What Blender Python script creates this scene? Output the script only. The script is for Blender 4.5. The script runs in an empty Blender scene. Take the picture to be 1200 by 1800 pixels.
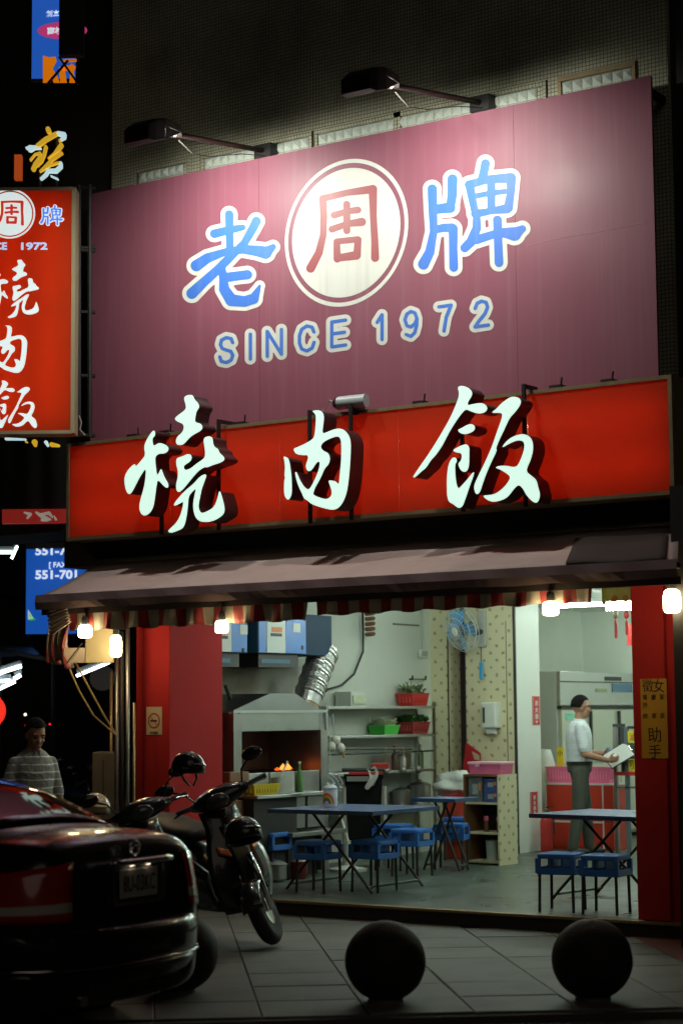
import bpy, bmesh, math, random
import numpy as np
from mathutils import Vector, Matrix
from mathutils.geometry import tessellate_polygon
random.seed(7)
SC = bpy.context.scene
COL = SC.collection
R = math.radians

# ------------------------------------------------------------------ camera
# world: X along the shop front (right), Y into the shop, Z up, metres
FPX = 3400.0                      # focal length in pixels of the 1200x1800 photograph
YAW, PITCH, ROLL = R(34.56), R(5.95), R(-0.49)
CAM = Vector((9.914, -13.325, 1.68))
FW = Vector((-math.sin(YAW)*math.cos(PITCH), math.cos(YAW)*math.cos(PITCH), math.sin(PITCH)))
_r = Vector((math.cos(YAW), math.sin(YAW), 0)); _u = _r.cross(FW)
RT = _r*math.cos(ROLL) + _u*math.sin(ROLL)
UP = -_r*math.sin(ROLL) + _u*math.cos(ROLL)
RH = _r.copy()                                   # street direction (level, to the right)
AH = Vector((-math.sin(YAW), math.cos(YAW), 0))  # level, away from the street
cd = bpy.data.cameras.new('camera'); cam = bpy.data.objects.new('camera', cd); COL.objects.link(cam)
cd.sensor_fit = 'VERTICAL'; cd.sensor_height = 36; cd.lens = FPX/1800*36; cd.clip_end = 500; cd.clip_start = .1
m = Matrix((RT, UP, -FW)).transposed().to_4x4(); m.translation = CAM; cam.matrix_world = m
SC.camera = cam
cd.dof.use_dof = True; cd.dof.focus_distance = 16.5; cd.dof.aperture_fstop = 2.0

# ------------------------------------------------------------------ world, night sky
W = bpy.data.worlds.new('World'); SC.world = W; W.use_nodes = True
nt = W.node_tree; bg = nt.nodes['Background']
sky = nt.nodes.new('ShaderNodeTexSky'); sky.sky_type = 'NISHITA'; sky.sun_disc = False
sky.sun_elevation = R(-6); sky.sun_rotation = R(120)
nt.links.new(sky.outputs[0], bg.inputs[0]); bg.inputs[1].default_value = 0.12
sl = bpy.data.lights.new('sun', 'SUN'); sl.energy = .08; sl.angle = R(40); sl.color = (1, .86, .70)
so = bpy.data.objects.new('sun', sl); COL.objects.link(so)
so.rotation_euler = Vector((-.55, .62, -.56)).to_track_quat('-Z', 'Y').to_euler()
SC.view_settings.view_transform = 'Standard'; SC.view_settings.look = 'None'
SC.view_settings.exposure = 0.0; SC.view_settings.gamma = 1.0; SC.view_settings.use_curve_mapping = False
SC.render.engine = 'CYCLES'
SC.cycles.use_denoising = True; SC.cycles.max_bounces = 7; SC.cycles.diffuse_bounces = 4
SC.cycles.glossy_bounces = 3; SC.cycles.transmission_bounces = 5; SC.cycles.sample_clamp_indirect = 4.0
SC.cycles.caustics_reflective = False; SC.cycles.caustics_refractive = False

# ------------------------------------------------------------------ placing helpers
def ray(x, y): return FW*FPX + RT*(x-600) - UP*(y-900)
def _hit(x, y, ax, v):
    d = ray(x, y); return CAM + d*((v-CAM[ax])/d[ax])
def atX(x, y, v): return _hit(x, y, 0, v)
def atY(x, y, v): return _hit(x, y, 1, v)
def atZ(x, y, v): return _hit(x, y, 2, v)
def atD(x, y, d): return CAM + ray(x, y)*(d/FPX)
def depth(p): return (Vector(p)-CAM).dot(FW)

# ------------------------------------------------------------------ materials
MATS = {}
def _lin(c):
    return tuple((v/12.92 if v <= .04045 else ((v+.055)/1.055)**2.4) for v in c)
def mat(name, col, rough=.5, metal=0., var=.12, scale=6., bump=0., bscale=60., spec=.5, coat=0., trans=0., sheen=0., dirt=0., dirtcol=(.03,.025,.02), rvar=.1, ior=1.45, alpha=1.):
    if name in MATS: return MATS[name]
    m = bpy.data.materials.new(name); m.use_nodes = True; n = m.node_tree.nodes; l = m.node_tree.links
    b = n['Principled BSDF']
    b.inputs['Metallic'].default_value = metal; b.inputs['Specular IOR Level'].default_value = spec
    b.inputs['Coat Weight'].default_value = coat; b.inputs['Coat Roughness'].default_value = .05
    b.inputs['Transmission Weight'].default_value = trans; b.inputs['IOR'].default_value = ior
    b.inputs['Sheen Weight'].default_value = sheen; b.inputs['Alpha'].default_value = alpha
    tc = n.new('ShaderNodeTexCoord')
    no = n.new('ShaderNodeTexNoise'); no.inputs['Scale'].default_value = scale; no.inputs['Detail'].default_value = 5
    l.new(tc.outputs['Object'], no.inputs['Vector'])
    mx = n.new('ShaderNodeMix'); mx.data_type = 'RGBA'
    mx.inputs[6].default_value = (*[max(0, c*(1-var)) for c in col], 1); mx.inputs[7].default_value = (*[min(1, c*(1+var)) for c in col], 1)
    l.new(no.outputs[0], mx.inputs[0]); last = mx.outputs[2]
    if dirt > 0:
        n2 = n.new('ShaderNodeTexNoise'); n2.inputs['Scale'].default_value = scale*.45; n2.inputs['Detail'].default_value = 8; n2.inputs['Roughness'].default_value = .65
        l.new(tc.outputs['Object'], n2.inputs['Vector'])
        cr = n.new('ShaderNodeValToRGB'); cr.color_ramp.elements[0].position = .5; cr.color_ramp.elements[1].position = .75
        cr.color_ramp.elements[1].color = (dirt,)*3+(1,)
        l.new(n2.outputs[0], cr.inputs[0])
        m2 = n.new('ShaderNodeMix'); m2.data_type = 'RGBA'; m2.inputs[7].default_value = (*dirtcol, 1)
        l.new(cr.outputs[0], m2.inputs[0]); l.new(last, m2.inputs[6]); last = m2.outputs[2]
    l.new(last, b.inputs['Base Color'])
    mr = n.new('ShaderNodeMapRange'); mr.inputs[3].default_value = max(.02, rough-rvar*rough); mr.inputs[4].default_value = min(1, rough+rvar*rough*2)
    l.new(no.outputs[0], mr.inputs[0]); l.new(mr.outputs[0], b.inputs['Roughness'])
    if bump > 0:
        nb = n.new('ShaderNodeTexNoise'); nb.inputs['Scale'].default_value = bscale; nb.inputs['Detail'].default_value = 4
        l.new(tc.outputs['Object'], nb.inputs['Vector'])
        bp = n.new('ShaderNodeBump'); bp.inputs['Strength'].default_value = bump; bp.inputs['Distance'].default_value = .01
        l.new(nb.outputs[0], bp.inputs['Height']); l.new(bp.outputs[0], b.inputs['Normal'])
    MATS[name] = m; return m
def emit(name, col, strength):
    if name in MATS: return MATS[name]
    m = bpy.data.materials.new(name); m.use_nodes = True; b = m.node_tree.nodes['Principled BSDF']
    b.inputs['Base Color'].default_value = (*[c*.8 for c in col], 1); b.inputs['Roughness'].default_value = .3
    b.inputs['Emission Color'].default_value = (*col, 1); b.inputs['Emission Strength'].default_value = strength
    MATS[name] = m; return m
def translucent(name, col, frac=.6, rough=.35):
    m = bpy.data.materials.new(name); m.use_nodes = True; n = m.node_tree.nodes; l = m.node_tree.links
    b = n['Principled BSDF']; b.inputs['Base Color'].default_value = (*col, 1); b.inputs['Roughness'].default_value = rough
    t = n.new('ShaderNodeBsdfTranslucent'); t.inputs[0].default_value = (*col, 1)
    mx = n.new('ShaderNodeMixShader'); mx.inputs[0].default_value = frac
    l.new(b.outputs[0], mx.inputs[1]); l.new(t.outputs[0], mx.inputs[2]); l.new(mx.outputs[0], n['Material Output'].inputs[0])
    MATS[name] = m; return m

# ------------------------------------------------------------------ mesh builder
class MB:
    def __init__(s, T=None): s.V = []; s.F = []; s.I = []; s.mi = 0; s.T = T
    def v(s, p):
        p = Vector(p)
        if s.T is not None: p = s.T @ p
        s.V.append(p); return len(s.V)-1
    def f(s, *idx): s.F.append(tuple(idx)); s.I.append(s.mi)
    def box(s, c, d, rot=None):
        c = Vector(c); i = []
        for sx in (-.5, .5):
            for sy in (-.5, .5):
                for sz in (-.5, .5):
                    q = Vector((sx*d[0], sy*d[1], sz*d[2]))
                    if rot is not None: q = rot @ q
                    i.append(s.v(c+q))
        for a in ((0,1,3,2),(4,6,7,5),(0,4,5,1),(2,3,7,6),(0,2,6,4),(1,5,7,3)): s.f(*[i[k] for k in a])
        return s
    def bx(s, x0, x1, y0, y1, z0, z1): return s.box(((x0+x1)/2,(y0+y1)/2,(z0+z1)/2),(x1-x0,y1-y0,z1-z0))
    def bar(s, a, b, w, h=None, up=(0,0,1)):
        a = Vector(a); b = Vector(b); h = h or w; d = b-a; L = d.length; z = d.normalized(); u = Vector(up)
        if abs(z.dot(u)) > .95: u = Vector((1,0,0))
        x = u.cross(z).normalized(); y = z.cross(x)
        return s.box((a+b)/2, (w,h,L), Matrix((x,y,z)).transposed())
    def tube(s, pts, r, n=8, cap=True):
        pts = [Vector(p) for p in pts]; N = len(pts)
        rs = r if isinstance(r, (list, tuple)) else [r]*N
        rings = []; u = None
        for k in range(N):
            t = (pts[min(k+1,N-1)]-pts[max(k-1,0)])
            if t.length < 1e-9: t = Vector((0,0,1))
            t.normalize()
            if u is None:
                u = Vector((0,0,1)) if abs(t.z) < .9 else Vector((1,0,0))
            u = (u - t*u.dot(t)); u.normalize(); w = t.cross(u)
            rings.append([s.v(pts[k]+(u*math.cos(2*math.pi*j/n)+w*math.sin(2*math.pi*j/n))*rs[k]) for j in range(n)])
        for a, b in zip(rings, rings[1:]):
            for j in range(n): s.f(a[j], a[(j+1)%n], b[(j+1)%n], b[j])
        if cap: s.f(*rings[0][::-1]); s.f(*rings[-1])
        return s
    def lathe(s, prof, n=20, c=(0,0,0), M=None, cap=True):
        c = Vector(c); rings = []
        for r_, z in prof:
            rg = []
            for j in range(n):
                p = Vector((r_*math.cos(2*math.pi*j/n), r_*math.sin(2*math.pi*j/n), z))
                if M is not None: p = M @ p
                rg.append(s.v(c+p))
            rings.append(rg)
        for a, b in zip(rings, rings[1:]):
            for j in range(n): s.f(a[j], a[(j+1)%n], b[(j+1)%n], b[j])
        if cap: s.f(*rings[0][::-1]); s.f(*rings[-1])
        return s
    def ell(s, c, r, n=12, m_=8, rot=None):
        c = Vector(c); rows = []
        for i in range(m_+1):
            th = math.pi*i/m_; row = []
            for j in range(n):
                q = Vector((r[0]*math.sin(th)*math.cos(2*math.pi*j/n), r[1]*math.sin(th)*math.sin(2*math.pi*j/n), -r[2]*math.cos(th)))
                if rot is not None: q = rot @ q
                row.append(c+q)
            rows.append(row)
        idx = [[s.v(rows[0][0])]] + [[s.v(p) for p in r_] for r_ in rows[1:-1]] + [[s.v(rows[-1][0])]]
        for j in range(n):
            s.f(idx[0][0], idx[1][(j+1)%n], idx[1][j]); s.f(idx[-1][0], idx[-2][j], idx[-2][(j+1)%n])
        for a, b in zip(idx[1:-1], idx[2:-1]):
            for j in range(n): s.f(a[j], a[(j+1)%n], b[(j+1)%n], b[j])
        return s
    def loft(s, rings, closed=True, caps=True):
        I = [[s.v(p) for p in rg] for rg in rings]; n = len(I[0])
        for a, b in zip(I, I[1:]):
            for j in range(n if closed else n-1): s.f(a[j], a[(j+1)%n], b[(j+1)%n], b[j])
        if caps and closed: s.f(*I[0][::-1]); s.f(*I[-1])
        return s
    def grid(s, fn, nu, nv):
        I = [[s.v(fn(i/nu, j/nv)) for j in range(nv+1)] for i in range(nu+1)]
        for i in range(nu):
            for j in range(nv): s.f(I[i][j], I[i+1][j], I[i+1][j+1], I[i][j+1])
        return s
    def flat(s, V2, F2, front, back=None):
        """2-D mesh to a solid: front(p), back(p) map 2-D points to 3-D"""
        A = [s.v(front(p)) for p in V2]
        for f in F2: s.f(*[A[k] for k in f])
        if back:
            B = [s.v(back(p)) for p in V2]
            cnt = {}
            for f in F2:
                s.f(*[B[k] for k in f[::-1]])
                for a, b in zip(f, f[1:]+f[:1]):
                    cnt[(a, b)] = cnt.get((a, b), 0)+1
            old = s.mi
            if hasattr(s, 'side_mi'): s.mi = s.side_mi
            for (a, b) in cnt:
                if (b, a) not in cnt: s.f(B[a], B[b], A[b], A[a])
            s.mi = old
        return s
    def build(s, name, mats, parent=None, world=True, smooth=False, bevel=0., seg=2, sub=0, auto=False):
        me = bpy.data.meshes.new(name)
        V = s.V
        if parent is not None and world:
            inv = WM[parent.name].inverted(); V = [inv @ p for p in V]
        me.from_pydata([tuple(p) for p in V], [], s.F)
        if not isinstance(mats, (list, tuple)): mats = [mats]
        for m_ in mats: me.materials.append(m_)
        me.polygons.foreach_set('material_index', s.I)
        bm = bmesh.new(); bm.from_mesh(me); bmesh.ops.recalc_face_normals(bm, faces=bm.faces); bm.to_mesh(me); bm.free()
        if smooth or auto:
            me.polygons.foreach_set('use_smooth', [True]*len(me.polygons))
        o = bpy.data.objects.new(name, me); COL.objects.link(o)
        if auto:
            me.set_sharp_from_angle(angle=R(38))
        if parent is not None: o.parent = parent; WM[o.name] = WM[parent.name]
        else: WM[o.name] = Matrix.Identity(4)
        if bevel > 0:
            b = o.modifiers.new('bevel', 'BEVEL'); b.width = bevel; b.segments = seg; b.limit_method = 'ANGLE'; b.angle_limit = R(35)
            if smooth is False: pass
        if sub:
            b = o.modifiers.new('sub', 'SUBSURF'); b.levels = sub; b.render_levels = sub
        return o
WM = {}
def tag(o, label=None, cat=None, group=None, kind=None):
    if label: o['label'] = label
    if cat: o['category'] = cat
    if group: o['group'] = group
    if kind: o['kind'] = kind
    return o
def thing(name, label, cat, loc=(0,0,0), rotz=0., group=None):
    o = bpy.data.objects.new(name, None); COL.objects.link(o); o.empty_display_size = .1
    o.location = loc; o.rotation_euler = (0,0,rotz)
    WM[o.name] = Matrix.Translation(Vector(loc)) @ Matrix.Rotation(rotz, 4, 'Z')
    return tag(o, label, cat, group)
def copy_tree(o, parent=None):
    c = o.copy(); COL.objects.link(c); c.parent = parent
    for ch in list(o.children): copy_tree(ch, c)
    return c
def dup(o, loc, rotz=0., label=None, group=None, lean=0.):
    c = copy_tree(o); c.location = loc; c.rotation_euler = (0, lean, rotz)
    if label: c['label'] = label
    if group: c['group'] = group
    return c
def one(mb, name, mats, label, cat, group=None, **k):
    return tag(mb.build(name, mats, None, **k), label, cat, group)

# 2-D helpers: traced outlines and brush strokes
def chaikin(P, it=2):
    P = [Vector(p).to_2d() if len(p) == 3 else Vector(p) for p in P]
    for _ in range(it):
        Q = []
        for a, b in zip(P, P[1:]+P[:1]): Q += [a*.75+b*.25, a*.25+b*.75]
        P = Q
    return P
def poly2(loops):
    L = [[Vector((p[0], p[1], 0)) for p in lp] for lp in loops]
    V = [(p.x, p.y) for lp in L for p in lp]
    T = tessellate_polygon(L); F = []
    for t in T:
        a, b, c = [Vector(V[k]) for k in t]
        cr = (b-a).cross(c-a)
        if abs(cr) < 1e-9: continue
        F.append(tuple(t) if cr > 0 else tuple(t[::-1]))
    return V, F
def strokes2(S, off=0., h=1.5):
    P = np.array([(x, y) for st in S for (x, y, r_) in st]); rm = max(r_ for st in S for (_, _, r_) in st)+off+2*h
    x0, y0 = P.min(0)-rm; x1, y1 = P.max(0)+rm
    nx = int((x1-x0)/h)+2; ny = int((y1-y0)/h)+2
    gx = x0+np.arange(nx)*h; gy = y0+np.arange(ny)*h; X, Y = np.meshgrid(gx, gy, indexing='ij')
    D = np.full(X.shape, 1e9)
    for st in S:
        if len(st) == 1: st = [st[0], st[0]]
        for (ax, ay, ar), (bx_, by_, br) in zip(st, st[1:]):
            dx, dy = bx_-ax, by_-ay; L2 = dx*dx+dy*dy+1e-9
            t = np.clip(((X-ax)*dx+(Y-ay)*dy)/L2, 0, 1)
            D = np.minimum(D, np.hypot(X-ax-t*dx, Y-ay-t*dy)-(ar+t*(br-ar)))
    D -= off; V = []; F = []; key = {}
    def corner(i, j):
        k = (i, j)
        if k not in key: key[k] = len(V); V.append((gx[i], gy[j]))
        return key[k]
    def cross(i, j, k2, l2):
        k = (min((i,j),(k2,l2)), max((i,j),(k2,l2)))
        if k not in key:
            a, b = D[i,j], D[k2,l2]; t = a/(a-b); t = min(max(t, .02), .98)
            key[k] = len(V); V.append((gx[i]+(gx[k2]-gx[i])*t, gy[j]+(gy[l2]-gy[j])*t))
        return key[k]
    ins = D < 0
    any_ = ins[:-1,:-1] | ins[1:,:-1] | ins[:-1,1:] | ins[1:,1:]
    for i, j in zip(*np.nonzero(any_)):
        cs = [(i,j),(i+1,j),(i+1,j+1),(i,j+1)]; pl = []
        for k in range(4):
            a, b = cs[k], cs[(k+1)%4]
            if ins[a]: pl.append(corner(*a))
            if ins[a] != ins[b]: pl.append(cross(*a, *b))
        if len(pl) >= 3: F.append(tuple(pl))
    return V, F
def text2(body, size=1.0, bold=0.):
    c = bpy.data.curves.new('lettering', 'FONT'); c.body = body; c.size = size; c.offset = bold
    c.align_x = 'CENTER'; c.align_y = 'CENTER'; c.resolution_u = 3
    o = bpy.data.objects.new('lettering', c); COL.objects.link(o)
    me = bpy.data.meshes.new_from_object(o.evaluated_get(bpy.context.evaluated_depsgraph_get()))
    V = [(v.co.x, v.co.y) for v in me.vertices]; F = [tuple(p.vertices) for p in me.polygons]
    bpy.data.objects.remove(o); bpy.data.curves.remove(c); bpy.data.meshes.remove(me)
    return V, F
def norm2(VF):
    """centre and scale to unit height"""
    V, F = VF; a = np.array(V); lo = a.min(0); hi = a.max(0); c = (lo+hi)/2; h = hi[1]-lo[1]
    return [tuple((p-c)/h) for p in a], F, (hi[0]-lo[0])/h
def plate(mb, VF, o, rx, uz, nrm, t=.004):
    """lay a 2-D shape on a plane: origin o, axes rx, uz, facing nrm, thickness t"""
    o = Vector(o); rx = Vector(rx); uz = Vector(uz); nrm = Vector(nrm)
    return mb.flat(VF[0], VF[1], lambda p: o+rx*p[0]+uz*p[1]+nrm*t, lambda p: o+rx*p[0]+uz*p[1])
def words(name, body, o, rx, uz, nrm, h, m, parent, bold=0., t=.004, wscale=1.):
    V, F, w = norm2(text2(body, 1.0, bold))
    V = [(x*h*wscale, y*h) for x, y in V]
    return plate(MB(), (V, F), o, rx, uz, nrm, t).build(name, m, parent)

# ------------------------------------------------------------------ material palette
M_asph = mat('asphalt', (.045,.045,.045), .85, bump=.6, bscale=120, var=.3)
M_slab = mat('granite_slab', (.135,.135,.122), .6, var=.25, scale=3, bump=.3, bscale=150, dirt=.7, dirtcol=(.05,.046,.038))
M_joint = mat('joint_sand', (.075,.072,.065), .95)
M_floor = mat('green_floor_paint', (.085,.108,.088), .28, var=.25, scale=2.5, dirt=.6, dirtcol=(.055,.065,.052), bump=.06, rvar=.5)
M_brass = mat('worn_brass_edge', (.35,.24,.12), .4, .7, var=.3, scale=20)
M_dark = mat('dark_riser', (.02,.018,.016), .7)
M_redp = mat('red_column_paint', (.42,.026,.026), .7, spec=.12, var=.10, scale=2, dirt=.25, dirtcol=(.16,.012,.012), bump=.05)
M_blk = mat('black_steel', (.018,.017,.016), .5, var=.3)
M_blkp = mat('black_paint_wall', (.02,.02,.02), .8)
M_pale = mat('pale_plaster', (.70,.74,.66), .6, var=.05, scale=1.5, dirt=.30, dirtcol=(.42,.42,.35), bump=.06)
def soot(m, y1, y0, amt, col):
    """brown cooking soot staining the wall near the grill"""
    n = m.node_tree.nodes; l = m.node_tree.links; b = n['Principled BSDF']; src = b.inputs['Base Color'].links[0].from_socket
    tc = n.new('ShaderNodeTexCoord'); sp = n.new('ShaderNodeSeparateXYZ'); l.new(tc.outputs['Object'], sp.inputs[0])
    mr = n.new('ShaderNodeMapRange'); mr.inputs[1].default_value = y1; mr.inputs[2].default_value = y0; l.new(sp.outputs[1], mr.inputs[0])
    no = n.new('ShaderNodeTexNoise'); no.inputs['Scale'].default_value = 1.8; no.inputs['Detail'].default_value = 7; l.new(tc.outputs['Object'], no.inputs['Vector'])
    mu = n.new('ShaderNodeMath'); mu.operation = 'MULTIPLY'; l.new(mr.outputs[0], mu.inputs[0]); l.new(no.outputs[0], mu.inputs[1])
    m2 = n.new('ShaderNodeMath'); m2.operation = 'MULTIPLY'; m2.use_clamp = True; m2.inputs[1].default_value = amt; l.new(mu.outputs[0], m2.inputs[0])
    mx = n.new('ShaderNodeMix'); mx.data_type = 'RGBA'; mx.inputs[7].default_value = (*col,1); l.new(m2.outputs[0], mx.inputs[0]); l.new(src, mx.inputs[6]); l.new(mx.outputs[2], b.inputs['Base Color'])
M_sooty = mat('sooty_plaster', (.70,.74,.66), .6, var=.05, scale=1.5, dirt=.30, dirtcol=(.42,.42,.35), bump=.06); soot(M_sooty, 3.4, 1.6, 1.5, (.20,.16,.11))
M_white = mat('white_paint', (.74,.77,.70), .5, var=.04, scale=2, dirt=.15, dirtcol=(.5,.5,.45))
M_ceil = mat('ceiling_paint', (.66,.68,.62), .7, var=.05)
M_steel = mat('stainless', (.55,.56,.55), .32, 1., var=.12, scale=3, bump=.03)
M_steeld = mat('greasy_stainless', (.34,.33,.31), .42, 1., var=.3, scale=4, dirt=.4, dirtcol=(.12,.09,.06))
M_chrome = mat('chrome', (.7,.7,.7), .12, 1., var=.05)
M_ali = mat('aluminium', (.5,.5,.5), .35, 1., var=.1)
M_gold = mat('gilt_frame', (.32,.25,.14), .5, .4, var=.3, scale=15)
M_wtxt = mat('white_vinyl', (.68,.72,.66), .5, var=.03)
M_btxt = mat('blue_vinyl', (.055,.19,.66), .5, var=.05)
M_mauve = mat('mauve_vinyl', (.255,.082,.122), .42, var=.07, scale=1.2, dirt=.18, dirtcol=(.22,.075,.09), bump=.04, bscale=30, rvar=.25)
def streak(m, amt, col):
    """rain streaks running down the sheet"""
    n = m.node_tree.nodes; l = m.node_tree.links; b = n['Principled BSDF']; src = b.inputs['Base Color'].links[0].from_socket
    tc = n.new('ShaderNodeTexCoord'); mp = n.new('ShaderNodeMapping'); mp.inputs['Scale'].default_value = (9,9,.28); l.new(tc.outputs['Object'], mp.inputs[0])
    no = n.new('ShaderNodeTexNoise'); no.inputs['Scale'].default_value = 1.6; no.inputs['Detail'].default_value = 6; no.inputs['Roughness'].default_value = .6; l.new(mp.outputs[0], no.inputs['Vector'])
    cr = n.new('ShaderNodeValToRGB'); cr.color_ramp.elements[0].position = .50; cr.color_ramp.elements[1].position = .78; cr.color_ramp.elements[1].color = (amt,amt,amt,1); l.new(no.outputs[0], cr.inputs[0])
    mx = n.new('ShaderNodeMix'); mx.data_type = 'RGBA'; mx.inputs[7].default_value = (*col,1); l.new(cr.outputs[0], mx.inputs[0]); l.new(src, mx.inputs[6]); l.new(mx.outputs[2], b.inputs['Base Color'])
streak(M_mauve, .20, (.40,.24,.27)); streak(M_wtxt, .5, (.50,.50,.46)); streak(M_btxt, .3, (.20,.32,.60))
M_rtxt = mat('red_vinyl', (.34,.075,.085), .42, var=.05)
M_cable = mat('cable_rubber', (.03,.03,.03), .6)
M_rope = mat('hemp_rope', (.42,.30,.13), .85, bump=.3)
M_wood = mat('brown_wood', (.16,.075,.03), .5, var=.35, scale=9)
M_dgrey = mat('dark_grey_plastic', (.05,.05,.052), .5)

def tiles_mat():
    m = bpy.data.materials.new('mosaic_tile'); m.use_nodes = True; n = m.node_tree.nodes; l = m.node_tree.links
    b = n['Principled BSDF']; tc = n.new('ShaderNodeTexCoord'); sp = n.new('ShaderNodeSeparateXYZ'); cb = n.new('ShaderNodeCombineXYZ')
    l.new(tc.outputs['Object'], sp.inputs[0]); l.new(sp.outputs[0], cb.inputs[0]); l.new(sp.outputs[2], cb.inputs[1])
    br = n.new('ShaderNodeTexBrick'); br.offset = 0; br.inputs['Scale'].default_value = 1; br.inputs['Brick Width'].default_value = .032
    br.inputs['Row Height'].default_value = .032; br.inputs['Mortar Size'].default_value = .0035; br.inputs['Mortar Smooth'].default_value = .3
    br.inputs['Color1'].default_value = (.60,.60,.44,1); br.inputs['Color2'].default_value = (.50,.51,.37,1); br.inputs['Mortar'].default_value = (.13,.13,.09,1)
    l.new(cb.outputs[0], br.inputs['Vector'])
    no = n.new('ShaderNodeTexNoise'); no.inputs['Scale'].default_value = 1.3; no.inputs['Detail'].default_value = 7; l.new(tc.outputs['Object'], no.inputs['Vector'])
    mx = n.new('ShaderNodeMix'); mx.data_type = 'RGBA'; mx.blend_type = 'MULTIPLY'; mx.inputs[0].default_value = .7
    l.new(br.outputs[0], mx.inputs[6]); cr = n.new('ShaderNodeValToRGB'); cr.color_ramp.elements[0].position = .3; cr.color_ramp.elements[0].color = (.35,.35,.3,1); cr.color_ramp.elements[1].position = .6
    l.new(no.outputs[0], cr.inputs[0]); l.new(cr.outputs[0], mx.inputs[7]); l.new(mx.outputs[2], b.inputs['Base Color'])
    b.inputs['Roughness'].default_value = .35
    bp = n.new('ShaderNodeBump'); bp.inputs['Strength'].default_value = .6; bp.inputs['Distance'].default_value = .004; bp.invert = True
    l.new(br.outputs[1], bp.inputs['Height']); l.new(bp.outputs[0], b.inputs['Normal']); return m
M_tile = tiles_mat()
def wallpaper_mat():
    m = bpy.data.materials.new('wallpaper'); m.use_nodes = True; n = m.node_tree.nodes; l = m.node_tree.links
    b = n['Principled BSDF']; tc = n.new('ShaderNodeTexCoord'); sp = n.new('ShaderNodeSeparateXYZ'); cb = n.new('ShaderNodeCombineXYZ')
    l.new(tc.outputs['Object'], sp.inputs[0])
    ad = n.new('ShaderNodeMath'); ad.operation = 'ADD'; l.new(sp.outputs[0], ad.inputs[0]); l.new(sp.outputs[1], ad.inputs[1])
    l.new(ad.outputs[0], cb.inputs[0]); l.new(sp.outputs[2], cb.inputs[1])
    no = n.new('ShaderNodeTexNoise'); no.inputs['Scale'].default_value = 26; no.inputs['Detail'].default_value = 2
    l.new(cb.outputs[0], no.inputs['Vector'])
    ds = n.new('ShaderNodeMix'); ds.data_type = 'VECTOR'; ds.inputs[0].default_value = .035
    l.new(cb.outputs[0], ds.inputs[4]); l.new(no.outputs['Color'], ds.inputs[5])
    mp = n.new('ShaderNodeMapping'); mp.inputs['Rotation'].default_value = (0,0,R(45)); l.new(ds.outputs[1], mp.inputs[0])
    vo = n.new('ShaderNodeTexVoronoi'); vo.inputs['Scale'].default_value = 9.; vo.inputs['Randomness'].default_value = .02; l.new(mp.outputs[0], vo.inputs['Vector'])
    cr = n.new('ShaderNodeValToRGB'); cr.color_ramp.elements[0].position = .17; cr.color_ramp.elements[0].color = (.36,.29,.15,1)
    cr.color_ramp.elements[1].position = .25; cr.color_ramp.elements[1].color = (.72,.66,.43,1)
    l.new(vo.outputs['Distance'], cr.inputs[0]); l.new(cr.outputs[0], b.inputs['Base Color']); b.inputs['Roughness'].default_value = .55
    return m
M_paper = wallpaper_mat()

# ------------------------------------------------------------------ ground
PA = Vector((math.cos(R(40)), math.sin(R(40)), 0)); PB = Vector((-math.sin(R(40)), math.cos(R(40)), 0))   # paving directions
tag(MB().bx(-120, 60, -60, 120, -.30, -.05).build('road', M_asph), kind='structure')
mb = MB(); q = [PA*-40+PB*-5.62, PA*14+PB*-5.62, PA*14+PB*40, PA*-40+PB*40]
top = [mb.v(p+Vector((0,0,-.014))) for p in q]; bot = [mb.v(p+Vector((0,0,-.2))) for p in q]
mb.f(*top); mb.f(*bot[::-1])
for k in range(4): mb.f(top[k], bot[k], bot[(k+1)%4], top[(k+1)%4])
walk = tag(mb.build('sidewalk', M_joint), kind='structure')
g0 = atZ(408, 1635, 0); a0 = g0.dot(PA) % .6; slabme = None
for ia in range(-14, 16):
    for ib in range(0, 17):
        a = a0+ia*.6+.3; b = -5.55+ib*.6+.3; c = PA*a+PB*b
        d = depth(c); px = 600+FPX*(c-CAM).dot(RT)/d; py = 900-FPX*(c-CAM).dot(UP)/d
        if px < -120 or px > 1300 or py > 1880 or py < 1525 or c.y > .25 and -1.7 < c.x < 3.9: continue
        if slabme is None:
            o = MB().box((0,0,-.045), (.5955,.5955,.09)).build('paving_slab', M_slab, walk, world=False, bevel=.006, seg=1); slabme = o.data
        else:
            o = bpy.data.objects.new('paving_slab', slabme); COL.objects.link(o); o.parent = walk
            b_ = o.modifiers.new('bevel', 'BEVEL'); b_.width = .006; b_.segments = 1
        o.location = (c.x, c.y, random.uniform(-.0025, .002)); o.rotation_euler = (random.uniform(-.003,.003), random.uniform(-.003,.003), R(40)+random.choice((0,1,2,3))*math.pi/2)
mb = MB(); e0 = atZ(1110,1648,0); e1 = atZ(1200,1692,0); dr = (e1-e0).normalized()
p = [e0-dr*.1, e0+dr*2.6, e0+dr*2.6+PA*3, e0-dr*.1+PA*3]
mb.f(*[mb.v((v.x, v.y, .006)) for v in p]); 
tag(mb.build('red_paving', mat('red_pavers', (.16,.055,.04), .8, var=.3, scale=12, bump=.4)), kind='structure')

# shop floor, one step up
FZ = .12
fl = tag(MB().bx(-2.0, 3.95, .03, 9.5, -.05, FZ).build('shop_floor', M_floor), kind='structure')
MB().bx(-2.0, 3.95, .0, .028, .002, FZ-.022).build('riser', M_dark, fl)
MB().bx(-2.0, 3.95, -.012, .045, FZ-.02, FZ+.004).build('edge_trim', M_brass, fl, bevel=.004)

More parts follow.
